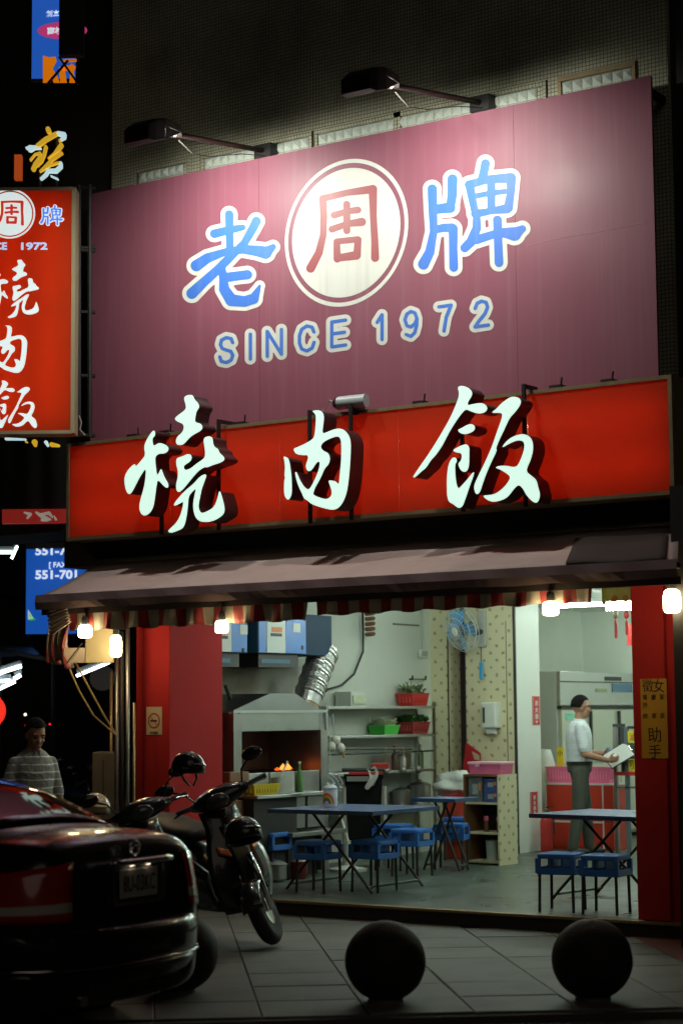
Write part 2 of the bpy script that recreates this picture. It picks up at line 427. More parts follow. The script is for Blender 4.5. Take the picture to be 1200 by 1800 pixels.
# ------------------------------------------------------------------ the shop building
bld = thing('shop_building', 'tiled corner building with red columns around the open shop front', 'building', (1, .5, 0))
cx = [atY(p_, 1300, 0).x for p_ in (232, 252, 298, 1113, 1170, 1194)]
CEIL = 2.98
c = MB().bx(cx[1], cx[2], 0, .76, .13, 3.05).build('column', M_redp, bld, bevel=.006)
MB().bx(cx[0], cx[1]-.003, .06, .7, .0, 3.05).build('pilaster', M_redp, c)
MB().bx(cx[1]-.006, cx[2]+.006, -.006, .766, FZ+.004, FZ+.10).build('skirting', mat('dark_red_paint', (.12,.012,.012), .4), c)
c = MB().bx(cx[3], cx[4], 0, .7, .13, 3.05).build('column', M_redp, bld, bevel=.006)
MB().bx(cx[4]+.003, cx[5], .04, .66, .0, 3.05).build('pilaster', M_redp, c)
MB().bx(-2.4, 4.3, .0, .55, 3.05, 3.45).build('lintel', M_blkp, bld)
xl = atY(197, 330, .25).x; xr = atY(1172, 100, .25).x
uw = MB().bx(xl, xr, .25, .6, 3.45, 13).build('upper_wall', M_tile, bld)
MB().bx(xl-.02, xr+.02, .235, .25, 8.55, 8.62).build('tile_course', M_tile, uw)
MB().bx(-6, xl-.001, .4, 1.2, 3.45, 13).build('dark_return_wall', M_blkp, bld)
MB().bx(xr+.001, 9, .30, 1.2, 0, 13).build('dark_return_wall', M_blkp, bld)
# faceted glass blocks in bands just above the signboard
def glass_block():
    mb = MB(); w = .043; t = .03
    o = [mb.v((-w,0,-w)), mb.v((w,0,-w)), mb.v((w,0,w)), mb.v((-w,0,w))]; i = [mb.v((-w*.8,-.012,-w*.8)), mb.v((w*.8,-.012,-w*.8)), mb.v((w*.8,-.012,w*.8)), mb.v((-w*.8,-.012,w*.8))]; k = mb.v((.006,-.034,-.006))
    for a in range(4): mb.f(o[a], o[(a+1)%4], i[(a+1)%4], i[a]); mb.f(i[a], i[(a+1)%4], k)
    return mb
M_gblk = mat('glass_block', (.62,.70,.62), .18, var=.1, spec=.8)
stz = atY(700, 202, .25).z
gb = None; nb = 0
for (p0, p1, pyo) in ((244,330,0),(360,545,0),(560,700,0),(700,955,0),(990,1112,0)):
    xa, xb = atY(p0, 300, .25).x, atY(p1, 150, .25).x
    fr = MB(); fr.bx(xa-.03, xb+.03, .225, .249, stz-.02, stz+.02); fr.bx(xa-.03, xa, .225, .249, stz-.42, stz-.022); fr.bx(xb, xb+.03, .225, .249, stz-.42, stz-.022)
    fr.build('window_frame', M_gold if p0 == 990 else M_tile, uw)
    x = xa+.048
    while x < xb-.04:
        for row in range(2):
            if gb is None: gb = glass_block().build('glass_block', M_gblk, uw, world=False); o = gb
            else: o = bpy.data.objects.new('glass_block', gb.data); COL.objects.link(o); o.parent = uw
            pz = WM[bld.name].inverted() @ Vector((x, .248, stz-.068-row*.09)); o.location = pz
        x += .09
# inside
lw = MB().bx(-2.0, -1.9, .765, 9.5, FZ, CEIL).build('side_wall', M_sooty, bld)
MB().bx(3.82, 3.95, .71, 9.5, FZ, CEIL).build('side_wall', M_white, bld)
MB().bx(-1.9, 3.82, 9.35, 9.5, FZ, CEIL).build('back_wall', M_pale, bld)
MB().bx(-2.0, 3.95, .56, 9.5, CEIL, 3.1).build('ceiling', M_ceil, bld)
PY = 5.6
pxs = [atY(p_, 1300, PY).x for p_ in (765, 790, 818, 908)]
MB().bx(-1.899, pxs[1], PY, PY+.55, FZ+.002, CEIL-.002).build('papered_pier', M_paper, bld)
pp = MB().bx(pxs[2], pxs[3]-.03, PY, PY+.549, FZ+.002, CEIL-.002).build('papered_pier', M_paper, bld)
MB().bx(pxs[3]-.028, pxs[3]-.004, PY-.006, PY+.02, FZ+.004, CEIL-.004).build('corner_bead', M_blk, bld)
MB().bx(pxs[3]-.028, pxs[3], PY+.022, PY+.545, FZ+.004, CEIL-.004).build('white_side', M_white, bld)
MB().bx(pxs[1]-.004, pxs[2]+.004, PY+.25, PY+.28, FZ, CEIL-.01).build('dark_curtain', mat('dark_curtain', (.03,.012,.016), .9, var=.4, scale=12), bld)
mb = MB()
for xx in (pxs[1]-.012, pxs[2]+.002): mb.bx(xx, xx+.012, PY-.012, PY-.001, FZ, 2.6)
mb.build('door_jamb', M_blk, bld)
MB().bx(pxs[3]-.7, pxs[3]-.695, PY-.004, PY-.001, FZ, 2.7).build('paper_seam', M_blk, bld)
MB().bx(pxs[3]-.12, pxs[3]-.114, PY-.004, PY-.001, FZ, 2.7).build('paper_seam', M_blk, bld)
MB().bx(pxs[2]+.1, pxs[3]+.01, PY-.012, PY-.001, FZ+.002, FZ+.09).build('skirting', M_blk, bld)

# ------------------------------------------------------------------ mauve signboard
YS = -.10
tl, tr, br_ = atY(161,340,YS), atY(1143,134,YS), atY(1160,655,YS)
sx0, sx1, sz1 = tl.x, tr.x, (tl.z+tr.z)/2; sz0 = br_.z-.25
sb = thing('signboard', 'large mauve signboard with blue and white characters above the red sign', 'signboard', ((sx0+sx1)/2, YS, sz0))
seams = [sx0, atY(455,400,YS).x, atY(905,400,YS).x, sx1]
for a, b in zip(seams, seams[1:]):
    MB().bx(a+.0012, b-.0012, YS, YS+.03, sz0, sz1).build('panel', M_mauve, sb)
fr = MB()
for z in (sz0+.05, sz1-.08): fr.bx(sx0+.03, sx1-.03, YS+.031, YS+.08, z-.03, z+.03)
for x in np.linspace(sx0+.06, sx1-.06, 6): fr.bx(x-.025, x+.025, YS+.081, YS+.30, sz0+.1, sz0+.15); fr.bx(x-.025, x+.025, YS+.081, YS+.34, sz1-.12, sz1-.07)
fr.build('back_frame', M_blk, sb)
def zz(S, sc, ox, oy): return [[(ox+x/sc, oy+y/sc, r_/sc) for x, y, r_ in st] for st in S]
G_lao = zz([[(558,162,46),(560,300,42),(565,500,40)], [(402,365,46),(560,325,43),(698,298,32)],
    [(845,232,48),(800,320,46),(720,460,40),(640,540,40),(560,620,45),(430,750,46),(280,885,50),(165,995,58)],
    [(212,702,60),(330,622,52),(520,555,38),(700,530,46),(850,545,58),(940,565,66),(1020,505,32)], [(530,825,50),(680,805,48),(750,797,50)],
    [(480,720,38),(498,850,45),(505,950,55),(580,1065,64),(720,1080,56),(815,1050,55),(880,915,14)]], 6, 310, 350)
G_zhou = zz([[(365,430,32),(375,600,32),(370,780,30),(330,950,36),(250,1100,42)], [(365,432,32),(600,375,30),(842,342,40)],
    [(846,340,40),(850,600,32),(865,850,34),(867,1000,38)], [(595,485,32),(597,740,32)], [(475,590,32),(595,555,28),(702,540,32)],
    [(455,725,32),(595,675,28),(740,655,40)], [(500,845,30),(505,1010,35)], [(500,842,28),(702,822,30)], [(705,825,32),(694,970,36)], [(505,1002,34),(688,975,42)]], 5.4545, 500, 270)
G_pai = zz([[(215,395,46),(220,600,42),(228,800,36),(190,1000,45),(130,1115,52)], [(408,300,48),(405,450,45),(388,575,42)], [(230,590,42),(385,572,52)],
    [(230,785,36),(330,765,40),(405,768,46)], [(415,775,44),(415,950,40),(420,1145,42)], [(725,150,42),(700,270,42),(690,300,40)],
    [(570,352,42),(600,500,38),(628,640,34)], [(565,352,40),(750,300,38),(968,288,48)], [(970,290,46),(966,430,36),(942,575,44)], [(778,300,40),(780,600,38)],
    [(590,468,24),(780,432,26),(960,412,24)], [(625,632,40),(780,605,30),(930,582,46)], [(640,680,36),(640,770,42),(585,900,45),(525,958,42)],
    [(640,880,42),(800,830,38),(900,812,46),(1000,825,66),(1078,775,34)], [(838,690,42),(845,900,40),(853,1100,42)]], 5.4545, 720, 260)
LET = {'S': [[(.95,.24),(.85,.07),(.5,0),(.15,.07),(.06,.25),(.2,.42),(.5,.5),(.82,.58),(.96,.75),(.85,.93),(.5,1),(.13,.93),(.02,.74)]], 'I': [[(.5,0),(.5,1)]],
    'N': [[(.02,1),(.02,0),(.98,1),(.98,0)]], 'C': [[(.97,.28),(.85,.08),(.52,0),(.18,.1),(.03,.35),(.03,.65),(.18,.9),(.52,1),(.85,.92),(.98,.7)]],
    'E': [[(.98,0),(.04,0),(.04,1),(.98,1)], [(.04,.48),(.9,.48)]], '1': [[(.15,.28),(.62,.0),(.62,1)]],
    '9': [[(.95,.32),(.8,.08),(.5,0),(.2,.08),(.05,.3),(.2,.55),(.5,.62),(.8,.52),(.95,.32),(.93,.6),(.78,.88),(.5,1),(.15,.9)]],
    '7': [[(.04,0),(.96,0),(.6,.45),(.42,1)]], '2': [[(.05,.26),(.2,.06),(.5,0),(.82,.08),(.92,.28),(.75,.52),(.3,.8),(.04,1),(.98,1)]]}
G_since = []
for ch, X_, Y_, w_ in (('S',65,266,56),('I',162,252,20),('N',259,237,60),('C',390,219,62),('E',519,199,60),('1',690,174,42),('9',812,160,54),('7',950,138,54),('2',1098,118,58)):
    cx_, cy_ = 370+X_/2.3077, 500+Y_/2.3077; w_ /= 2.3077; hh = 101/2.3077
    G_since.append((ch, [[(cx_+(u-.5)*w_, cy_+(v-.5)*hh-.145*(u-.5)*w_, 3.0) for u, v in st] for st in LET[ch]]))
def px_solid(VF, y, t):
    mb = MB()
    def fr_(p): return atY(p[0], p[1], y)
    V3 = [fr_(p) for p in VF[0]]
    return V3, mb
def sign_plate(name, VF, y, t, m_, parent):
    mb = MB(); W3 = [atY(p[0], p[1], y) for p in VF[0]]
    V = [(p.x, p.z) for p in W3]
    mb.flat(V, VF[1], lambda p: (p[0], y-t, p[1]), lambda p: (p[0], y, p[1]))
    return mb.build(name, m_, parent)
def char_pair(nm, S, off, label=None):
    o = sign_plate(nm, strokes2(S, off, 1.6), YS-.0005, .002, M_wtxt, sb)
    sign_plate('blue_face', strokes2(S, 0, 1.3), YS-.003, .0015, M_btxt, o); return o
char_pair('character', G_lao, 7.2); char_pair('character', G_pai, 8.0)
for ch, S in G_since: char_pair('letter', S, 6.8)
pc = atY(609, 409, YS); zt = atY(618, 278.6, YS).z; zb = atY(600, 539.5, YS).z; rr = (zt-zb)/2; pc = Vector((atY(508.6,412,YS).x*.5+atY(709,400,YS).x*.5, YS, (zt+zb)/2))
def disc(mb, c, r0, r1, y, t, n=72):
    for k in range(n):
        a0_, a1_ = 2*math.pi*k/n, 2*math.pi*(k+1)/n
        P = lambda r_, a_, yy: (c.x+r_*math.cos(a_), yy, c.z+r_*math.sin(a_))
        if r0 == 0: mb.f(mb.v((c.x, y-t, c.z)), mb.v(P(r1,a0_,y-t)), mb.v(P(r1,a1_,y-t)))
        else: mb.f(mb.v(P(r0,a0_,y-t)), mb.v(P(r1,a0_,y-t)), mb.v(P(r1,a1_,y-t)), mb.v(P(r0,a1_,y-t)))
        mb.f(mb.v(P(r1,a0_,y-t)), mb.v(P(r1,a1_,y-t)), mb.v(P(r1,a1_,y)), mb.v(P(r1,a0_,y)))
    return mb
disc(MB(), pc, rr*.945, rr, YS-.0005, .002).build('ring', M_wtxt, sb)
dk = disc(MB(), pc, 0, rr*.877, YS-.0005, .002).build('roundel', M_wtxt, sb)
sign_plate('character', strokes2(G_zhou, 0, 1.4), YS-.003, .0015, M_rtxt, dk)
mb = MB(); q0 = atY(925,432,YS); q1 = atY(1130,392,YS)
mb.tube([q0, q0.lerp(q1,.3)+Vector((0,0,.012)), q0.lerp(q1,.6), q1], .003, 5).build('crease', mat('mauve_crease', (.55,.30,.33), .35), sb)

# ------------------------------------------------------------------ red light box sign
YR = -.36
a, b, c_ = atY(118,781,YR), atY(1179,657,YR), atY(1180,868,YR)
rx0, rx1, rz1, rz0 = a.x, b.x, (a.z+b.z)/2, (c_.z+atY(118,952,YR).z)/2
rs = thing('light_box_sign', 'long red light box sign under the mauve signboard', 'sign', ((rx0+rx1)/2, YR, rz0))
M_rface = translucent('red_sign_sheet', (.58,.095,.04), .62)
n_pan = 5
xsP = np.linspace(rx0+.03, rx1-.03, n_pan+1)
for x0_, x1_ in zip(xsP, xsP[1:]):
    MB().bx(x0_+.001, x1_-.001, YR+.006, YR+.009, rz0+.03, rz1-.03).build('face_sheet', M_rface, rs)
fr = MB(); fr.bx(rx0, rx1, YR-.004, YR+.25, rz1-.03, rz1); fr.bx(rx0, rx1, YR-.004, YR+.25, rz0, rz0+.03)
fr.bx(rx0, rx0+.03, YR-.004, YR+.25, rz0+.031, rz1-.031); fr.bx(rx1-.03, rx1, YR-.004, YR+.25, rz0+.031, rz1-.031); fr.build('frame', M_gold, rs)
MB().bx(rx0+.031, rx1-.031, YR+.235, YR+.245, rz0+.031, rz1-.031).build('back_panel', mat('sign_back', (.6,.58,.55), .8), rs)
E_rtube = emit('sign_tube', (1,.90,.75), 12.)
nT = 5; wT = (rx1-rx0-.10)/nT
for k in range(nT):
    for zf in (.28, .72):
        x = rx0+.05+wT*k; z = rz0+(rz1-rz0)*zf
        MB().tube([(x+.01, YR+.17, z), (x+wT-.01, YR+.17, z)], .016, 8).build('lamp_tube', E_rtube, rs)
for px_, py_ in ((243,745),(300,735),(745,700),(985,672),(1075,664),(430,725)):
    p = atY(px_, py_, YR+.1); mb = MB(); mb.bx(p.x-.05, p.x+.05, YR, YR+.2, rz1+.001, rz1+.022); mb.tube([(p.x,YR+.1,rz1+.02),(p.x+.02,YR+.08,rz1+.09)], .008, 5)
    mb.build('fixing_bracket', M_blk, rs)

# ------------------------------------------------------------------ raised illuminated characters
E_face = emit('letter_face', (.72,1.0,.86), .86)
M_ret = mat('letter_return', (.055,.022,.024), .38, var=.3, scale=12, dirt=.3, dirtcol=(.12,.06,.04))
YL0, YL1 = -.66, -.47
def zp(P, sc, ox, oy): return [(ox+x/sc, oy+y/sc) for x, y in P]
SHAO = [zp(P, 5.4545, 210, 680) for P in (
 [(325,415),(290,460),(255,520),(235,575),(250,655),(215,700),(155,770),(150,735),(110,765),(70,815),(48,870),(50,930),(65,1000),(90,1032),(115,1015),(150,950),(190,870),(245,785),(255,800),(250,880),(235,970),(205,1070),(190,1140),(195,1190),(215,1225),(245,1237),(290,1210),(320,1160),(335,1090),(350,970),(362,895),(385,905),(425,950),(455,972),(468,955),(465,925),(430,870),(405,800),(398,785),(380,825),(358,850),(350,800),(340,700),(345,665),(375,640),(430,640),(465,615),(470,580),(430,550),(380,535),(345,560),(320,565),(312,490),(340,470),(340,430)],
 [(615,105),(645,80),(700,75),(715,120),(755,160),(765,195),(735,235),(725,290),(720,340),(775,350),(797,385),(780,420),(720,450),(670,485),(620,545),(590,558),(550,555),(540,520),(555,475),(600,440),(620,395),(612,355),(560,335),(527,310),(550,280),(600,245),(640,210),(635,165)],
 [(545,690),(570,675),(610,665),(650,643),(685,650),(692,690),(670,720),(620,750),(612,775),(630,800),(680,785),(740,735),(800,695),(822,670),(820,600),(808,530),(810,490),(850,470),(890,485),(893,530),(905,575),(945,595),(955,635),(1000,670),(1005,700),(970,725),(890,750),(832,775),(820,765),(760,800),(710,855),(650,930),(600,990),(565,1012),(545,990),(543,930),(560,870),(562,800),(545,750)],
 [(820,835),(832,850),(815,900),(785,980),(770,1060),(755,1130),(760,1180),(785,1215),(850,1190),(910,1150),(940,1070),(955,1000),(965,1005),(985,1070),(1005,1150),(1005,1205),(970,1245),(900,1285),(830,1297),(770,1290),(730,1255),(710,1190),(705,1120),(720,1040),(735,970),(700,1000),(660,1050),(655,1130),(645,1220),(625,1320),(600,1360),(540,1385),(490,1402),(462,1385),(490,1355),(550,1300),(590,1220),(610,1140),(612,1095),(575,1120),(520,1145),(530,1110),(570,1060),(640,985),(710,930),(770,860)])]
ROU = [zp(P, 6.6667, 480, 700) for P in (
 [(118,680),(150,690),(180,710),(195,790),(210,900),(215,1010),(215,1120),(195,1170),(170,1195),(135,1150),(127,1080),(130,960),(142,930),(132,910),(140,800),(130,720)],
 [(455,150),(500,140),(555,145),(590,190),(590,260),(578,340),(572,400),(590,415),(680,375),(760,352),(820,365),(875,420),(905,500),(905,620),(895,800),(880,960),(860,1100),(820,1210),(760,1290),(690,1310),(600,1290),(500,1260),(440,1235),(400,1195),(360,1175),(340,1120),(300,1040),(270,950),(255,870),(270,860),(310,960),(360,1040),(400,1070),(430,1060),(470,990),(520,880),(545,790),(545,745),(520,740),(490,775),(450,840),(410,860),(385,820),(382,780),(410,710),(405,665),(350,668),(270,655),(245,620),(240,590),(280,575),(370,535),(440,495),(480,460),(492,380),(500,280),(500,200),(480,170)],
 [(550,575),(570,525),(640,480),(750,440),(790,470),(800,560),(795,750),(780,900),(770,1005),(755,1000),(720,970),(650,960),(650,985),(680,1060),(688,1120),(670,1160),(620,1185),(540,1165),(470,1135),(465,1110),(490,1040),(550,940),(600,820),(650,770),(665,700),(640,640),(580,615)])]
FAN = [zp(P, 4.4444, 710, 660) for P in (
 [(415,90),(450,78),(500,95),(530,130),(525,160),(495,205),(492,235),(540,222),(605,213),(640,235),(648,265),(620,293),(570,298),(520,280),(480,262),(450,290),(400,360),(350,440),(300,540),(260,600),(235,632),(210,655),(170,720),(130,750),(90,790),(68,800),(75,780),(130,700),(200,600),(280,470),(350,350),(400,240),(425,170),(428,130)],
 [(415,425),(450,410),(490,385),(530,378),(552,400),(545,430),(510,450),(470,460),(435,450)],
 [(375,585),(410,565),(450,545),(485,535),(507,560),(505,620),(505,700),(490,745),(465,755),(440,740),(418,690),(440,670),(450,640),(445,605),(410,603)],
 [(380,637),(405,645),(410,672),(395,690),(395,760),(405,850),(420,885),(440,870),(490,815),(545,745),(540,780),(510,860),(480,950),(455,1020),(430,1037),(405,1025),(385,1005),(350,990),(335,950),(332,850),(335,760),(350,680)],
 [(810,180),(840,165),(880,168),(910,190),(905,230),(860,290),(820,330),(780,420),(740,500),(712,570),(722,585),(680,670),(640,760),(605,860),(590,910),(560,935),(540,870),(570,800),(620,700),(680,570),(720,450),(750,370),(770,300),(740,290),(675,293),(720,260),(760,215)],
 [(765,555),(800,510),(850,475),(920,455),(970,470),(1000,510),(1005,580),(985,660),(945,745),(985,780),(1030,815),(1045,880),(1060,930),(1045,985),(1020,997),(985,970),(950,930),(925,880),(890,850),(850,890),(810,945),(770,970),(700,990),(650,975),(610,940),(650,935),(700,930),(750,900),(800,850),(832,795),(800,765),(750,735),(708,720),(740,705),(800,705),(870,720),(900,680),(930,600),(940,540),(925,510),(880,505),(820,530),(770,560)])]
def world_loops(loops, y):
    return [[(w.x, w.z) for w in (atY(p.x, p.y, y) for p in chaikin(lp, 2))] for lp in loops]
CH2D = {}
def raised(key, loops, groups, label, posts):
    WL = world_loops(loops, YL0); CH2D[key] = [[WL[k] for k in g] for g in groups]
    allp = [p for lp in WL for p in lp]; xs = [p[0] for p in allp]; zs = [p[1] for p in allp]
    t = thing('illuminated_character', label, 'sign letter', ((min(xs)+max(xs))/2, YL1, min(zs)), group='raised characters on the red sign')
    for g in groups:
        VF = poly2([WL[k] for k in g])
        mb = MB(); mb.flat(VF[0], VF[1], lambda p: (p[0], YL0, p[1])); 
        o = MB().flat(VF[0], VF[1], lambda p: (p[0], YL0+.006, p[1]), lambda p: (p[0], YL1, p[1])).build('letter_return', M_ret, t)
        cxm = sum(p[0] for p in VF[0])/len(VF[0]); czm = sum(p[1] for p in VF[0])/len(VF[0])
        MB().flat(VF[0], VF[1], lambda p: (p[0], YL0, p[1]), lambda p: (p[0], YL0+.005, p[1])).build('lit_face', E_face, o)
    for px_, py0, py1 in posts:
        p = atY(px_, (py0+py1)/2, YL1+.04); zt_ = atY(px_, py0, YL1+.04).z; zb_ = rz0-.02
        mb = MB(); mb.bx(p.x-.013, p.x+.013, YL1+.0, YL1+.026, zb_, zt_); mb.bx(p.x-.013, p.x+.013, YL1+.0265, YR+.1, zt_-.03, zt_); mb.build('support_post', M_blk, t)
raised('shao', SHAO, [[0],[1],[2],[3]], 'glowing raised calligraphy character leftmost of the three on the red sign', [(388,738,900),(288,760,920)])
raised('rou', ROU, [[0],[1,2]], 'glowing raised calligraphy character in the middle of the red sign', [(548,722,900),(620,712,890)])
raised('fan', FAN, [[0],[1],[2],[3],[4],[5]], 'glowing raised calligraphy character rightmost of the three on the red sign', [(924,676,800),(815,690,850)])

# ------------------------------------------------------------------ flood lights on arms
def floodlight(label, mpx, mpy, apx, apy, watt, tx):
    mnt = atY(mpx, mpy, .2); end = atX(apx, apy, mnt.x)
    t = thing('floodlight', label, 'floodlight', mnt, group='floodlights over the signboard')
    MB().bx(mnt.x-.09, mnt.x+.09, .12, .249, mnt.z-.07, mnt.z+.06).build('mount', M_blk, t)
    MB().tube([mnt+Vector((0,-.08,0)), end], .024, 8).build('arm', mat('rusty_pipe', (.09,.06,.045), .6, .3, var=.5, scale=20), t)
    d = Vector((0,-1,-.10)).normalized(); w = .20
    def ring(s, hw, zt_, zb_): 
        c = end+d*s; return [c+Vector((-hw,0,zb_)), c+Vector((hw,0,zb_)), c+Vector((hw,0,zt_)), c+Vector((hw*.75,0,zt_+.02)), c+Vector((-hw*.75,0,zt_+.02)), c+Vector((-hw,0,zt_))]
    MB().loft([ring(-.05,.04,.03,-.02), ring(.03,.09,.05,-.005), ring(.22,.135,.06,.0), ring(.30,.145,.055,.0)]).build('hood', M_blk, t, bevel=.005)
    MB().loft([ring(.301,.145,.055,-.11), ring(.42,.145,.03,-.14), ring(.50,.13,-.02,-.13)]).build('housing', M_blk, t, bevel=.005)
    for sx in (-1, 1):
        sk = MB(); sk.f(*[sk.v(end+d*a_+Vector((sx*b_,0,c_))) for a_, b_, c_ in ((.04,.09,-.008),(.30,.144,-.002),(.30,.144,-.11))])
        sk.build('side_visor', M_blk, t).modifiers.new('solid','SOLIDIFY').thickness = .005
    l0 = end+d*.293+Vector((0,0,-.008)); l1 = end+d*.293+Vector((0,0,-.105))
    mb = MB(); I = [mb.v(p) for p in (l0+Vector((-.125,0,0)), l0+Vector((.125,0,0)), l1+Vector((.125,0,0)), l1+Vector((-.125,0,0)))]; mb.f(*I)
    mb.build('lens', emit('flood_lens', (1,.98,.85), 3.), t)
    cb = MB().tube([end+Vector((0,.05,-.04)), end+Vector((.02,.2,-.12)), end.lerp(mnt,.35)+Vector((.01,0,-.14)), end.lerp(mnt,.7)+Vector((0,0,-.06)), mnt+Vector((.03,-.07,-.05))], .004, 5).build('cable', mat('lamp_cable', (.07,.065,.055), .6), t)
    L = bpy.data.lights.new('flood_lamp', 'AREA'); L.shape = 'RECTANGLE'; L.size = .24; L.size_y = .09; L.energy = watt; L.color = (1, .975, .88); L.spread = R(170)
    o = bpy.data.objects.new('flood_lamp', L); COL.objects.link(o); o.parent = t
    ctr = (l0+l1)/2+Vector((0,.012,0)); tgt = ctr+Vector((0,1,-.62))
    o.location = ctr-mnt; o.rotation_euler = (tgt-ctr).to_track_quat('-Z','Y').to_euler()
    return t
floodlight('black floodlight on an arm over the left half of the signboard', 470, 268, 308, 236, 66, .05)
floodlight('black floodlight on an arm over the right half of the signboard', 850, 184, 688, 150, 66, 2.25)

# small camera between sign and letters
cp = atY(618, 706, -.42)
t = thing('security_camera', 'small grey cylinder camera on top of the red sign', 'camera', cp)
MB().tube([cp+Vector((-.13,0,0)), cp+Vector((.13,.02,0))], .055, 14).build('camera_body', mat('camera_grey', (.42,.48,.50), .35), t, auto=True)
MB().tube([cp+Vector((-.165,0,0)), cp+Vector((-.13,0,0))], [.04,.058], 14).build('lens_hood', M_blk, t)
MB().bx(cp.x-.02, cp.x+.02, cp.y+.01, YR+.1, cp.z-.10, cp.z-.05).build('bracket', M_blk, t)
MB().tube([cp+Vector((-.16,.02,0)), cp+Vector((-.24,.03,.04)), cp+Vector((-.30,.03,-.03)), cp+Vector((-.33,.03,-.14))], .006, 5).build('cable', mat('grey_cable', (.45,.42,.36), .6), t)

# ------------------------------------------------------------------ awning
M_canvas = mat('mauve_canvas', (.54,.42,.39), .75, var=.14, scale=2.5, dirt=.6, dirtcol=(.30,.22,.19), bump=.4, bscale=9)
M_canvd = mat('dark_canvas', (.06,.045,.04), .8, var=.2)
M_strr = translucent('stripe_red', (.34,.05,.045), .28, .7)
M_strc = translucent('stripe_cream', (.42,.37,.29), .28, .7)
YB, YF = -.03, -1.15
bl, brr = atY(170,984,YB), atY(1032,941,YB); xbR = atY(1192,934,YB).x
fl_, fr_ = atY(65,1046,YF), atY(1190,989,YF)
zbk = (bl.z+brr.z)/2; zfr = (fl_.z+fr_.z)/2
aw = thing('awning', 'mauve canvas awning with striped valance over the shop front', 'awning', ((fl_.x+fr_.x)/2, YB, zfr))
rn = random.Random(3)
def canv(u, v, dz=0.):
    x = (bl.x*(1-u)+xbR*u)*(1-v)+(fl_.x*(1-u)+fr_.x*u)*v
    y = YB*(1-v)+YF*v; z = zbk*(1-v)+zfr*v
    sag = -.016*math.sin(math.pi*v)-.008*math.sin(u*40+v*2)*math.sin(math.pi*v)-.006*math.sin(u*13+1)*v
    return (x, y, z+sag+dz)
MB().grid(lambda u, v: canv(u, v), 60, 10).build('canvas', M_canvas, aw, smooth=True).modifiers.new('solid','SOLIDIFY').thickness = .004
# folded edge and front rail
ru = (fr_.x-fl_.x)
mb = MB(); N = 60
top = [mb.v((fl_.x+ru*k/N, YF-.012, zfr+.012)) for k in range(N+1)]
mid = [mb.v((fl_.x+ru*k/N, YF-.025-.004*math.sin(k*1.3), zfr-.055)) for k in range(N+1)]
bot = [mb.v((fl_.x+ru*k/N, YF-.012-.008*math.sin(k*.9), zfr-.115-.004*math.sin(k*.7))) for k in range(N+1)]
for k in range(N): mb.f(top[k],top[k+1],mid[k+1],mid[k]); mb.f(mid[k],mid[k+1],bot[k+1],bot[k])
o = mb.build('front_hem', mat('hem_canvas', (.30,.20,.20), .75, var=.15), aw); o.modifiers.new('solid','SOLIDIFY').thickness = .005
MB().tube([(fl_.x, YF+.03, zfr-.03), (fr_.x, YF+.03, zfr-.03)], .022, 10).build('front_rail', M_blk, aw)
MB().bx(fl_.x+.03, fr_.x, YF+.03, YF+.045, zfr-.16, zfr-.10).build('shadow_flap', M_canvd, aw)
# striped valances hanging behind the hem, each stripe of the cloth coloured in the weave
def valance(name, p0, p1, drop0, drop1, amp, yv):
    xa, xb = atY(p0, 1080, yv).x, atY(p1, 1070, yv).x
    mb = MB(); n = 96; w = .098
    rows = 5; I = []
    for k in range(n+1):
        u = k/n; x = xa+(xb-xa)*u; col = []
        for j in range(rows+1):
            v = j/rows; d = (drop0*(1-u)+drop1*u)*v
            col.append(mb.v((x+.012*math.sin(k*.9)*v*amp, yv+.02*math.sin(k*.55+j*.3)*amp*(.3+v)+.012*math.sin(k*1.7)*amp*v, zfr-.115-d+.008*math.sin(k*.5)*v)))
        I.append(col)
    for k in range(n):
        s_ = int(((k+.5)/n)*(xb-xa)/w) % 2; mb.mi = s_
        for j in range(rows): mb.f(I[k][j], I[k+1][j], I[k+1][j+1], I[k][j+1])
    o = mb.build(name, [M_strr, M_strc], aw, smooth=True); o.modifiers.new('solid','SOLIDIFY').thickness = .003; return o
valance('valance', 120, 541, .19, .18, 1.0, YF+.06)
valance('valance', 556, 1040, .15, .14, .5, YF+.05)
# bunched side flap, left end
fx = fl_.x+.06
def flap(u, v):
    fold = .035*math.sin(u*23+v*2)+.018*math.sin(u*51+v*5+1)
    w_ = 1-.55*v+.10*math.sin(v*7)
    return (fx+.34*(u-.25)*w_+.03*math.sin(v*5+u*3), YF+.10+fold*(.6+v)+.10*v, zfr-.10-.44*v-.06*u*v+.03*math.sin(u*9+v*3))
mb = MB(); nu, nv = 42, 14
I = [[mb.v(flap(i/nu, j/nv)) for j in range(nv+1)] for i in range(nu+1)]
for i in range(nu):
    mb.mi = (i//6) % 2
    for j in range(nv): mb.f(I[i][j], I[i+1][j], I[i+1][j+1], I[i][j+1])
o = mb.build('bunched_side_flap', [M_strr, M_strc], aw, smooth=True); o.modifiers.new('solid','SOLIDIFY').thickness = .004
def pleat(u, v):
    zig = .016*(1 if int(u*14) % 2 else -1)
    return (fx+.06+.20*v+.05*u, YF+.0+zig+.02*v, zfr-.10-.22*u*(.75+.35*(1-v))+.03*v)
mb = MB(); nu, nv = 28, 6
I = [[mb.v(pleat(i/nu, j/nv)) for j in range(nv+1)] for i in range(nu+1)]
for i in range(nu):
    mb.mi = 0 if i % 6 == 0 else 1
    for j in range(nv): mb.f(I[i][j], I[i+1][j], I[i+1][j+1], I[i][j+1])
mb.build('pleated_cloth', [M_strr, M_strc], aw, smooth=True).modifiers.new('solid','SOLIDIFY').thickness = .003
for xx in (fl_.x+.9, fl_.x+3., fr_.x-.6):
    MB().bar((xx, YB+.02, zbk-.35), (xx, YF+.05, zfr-.03), .03, .05).build('folding_arm', M_blk, aw)
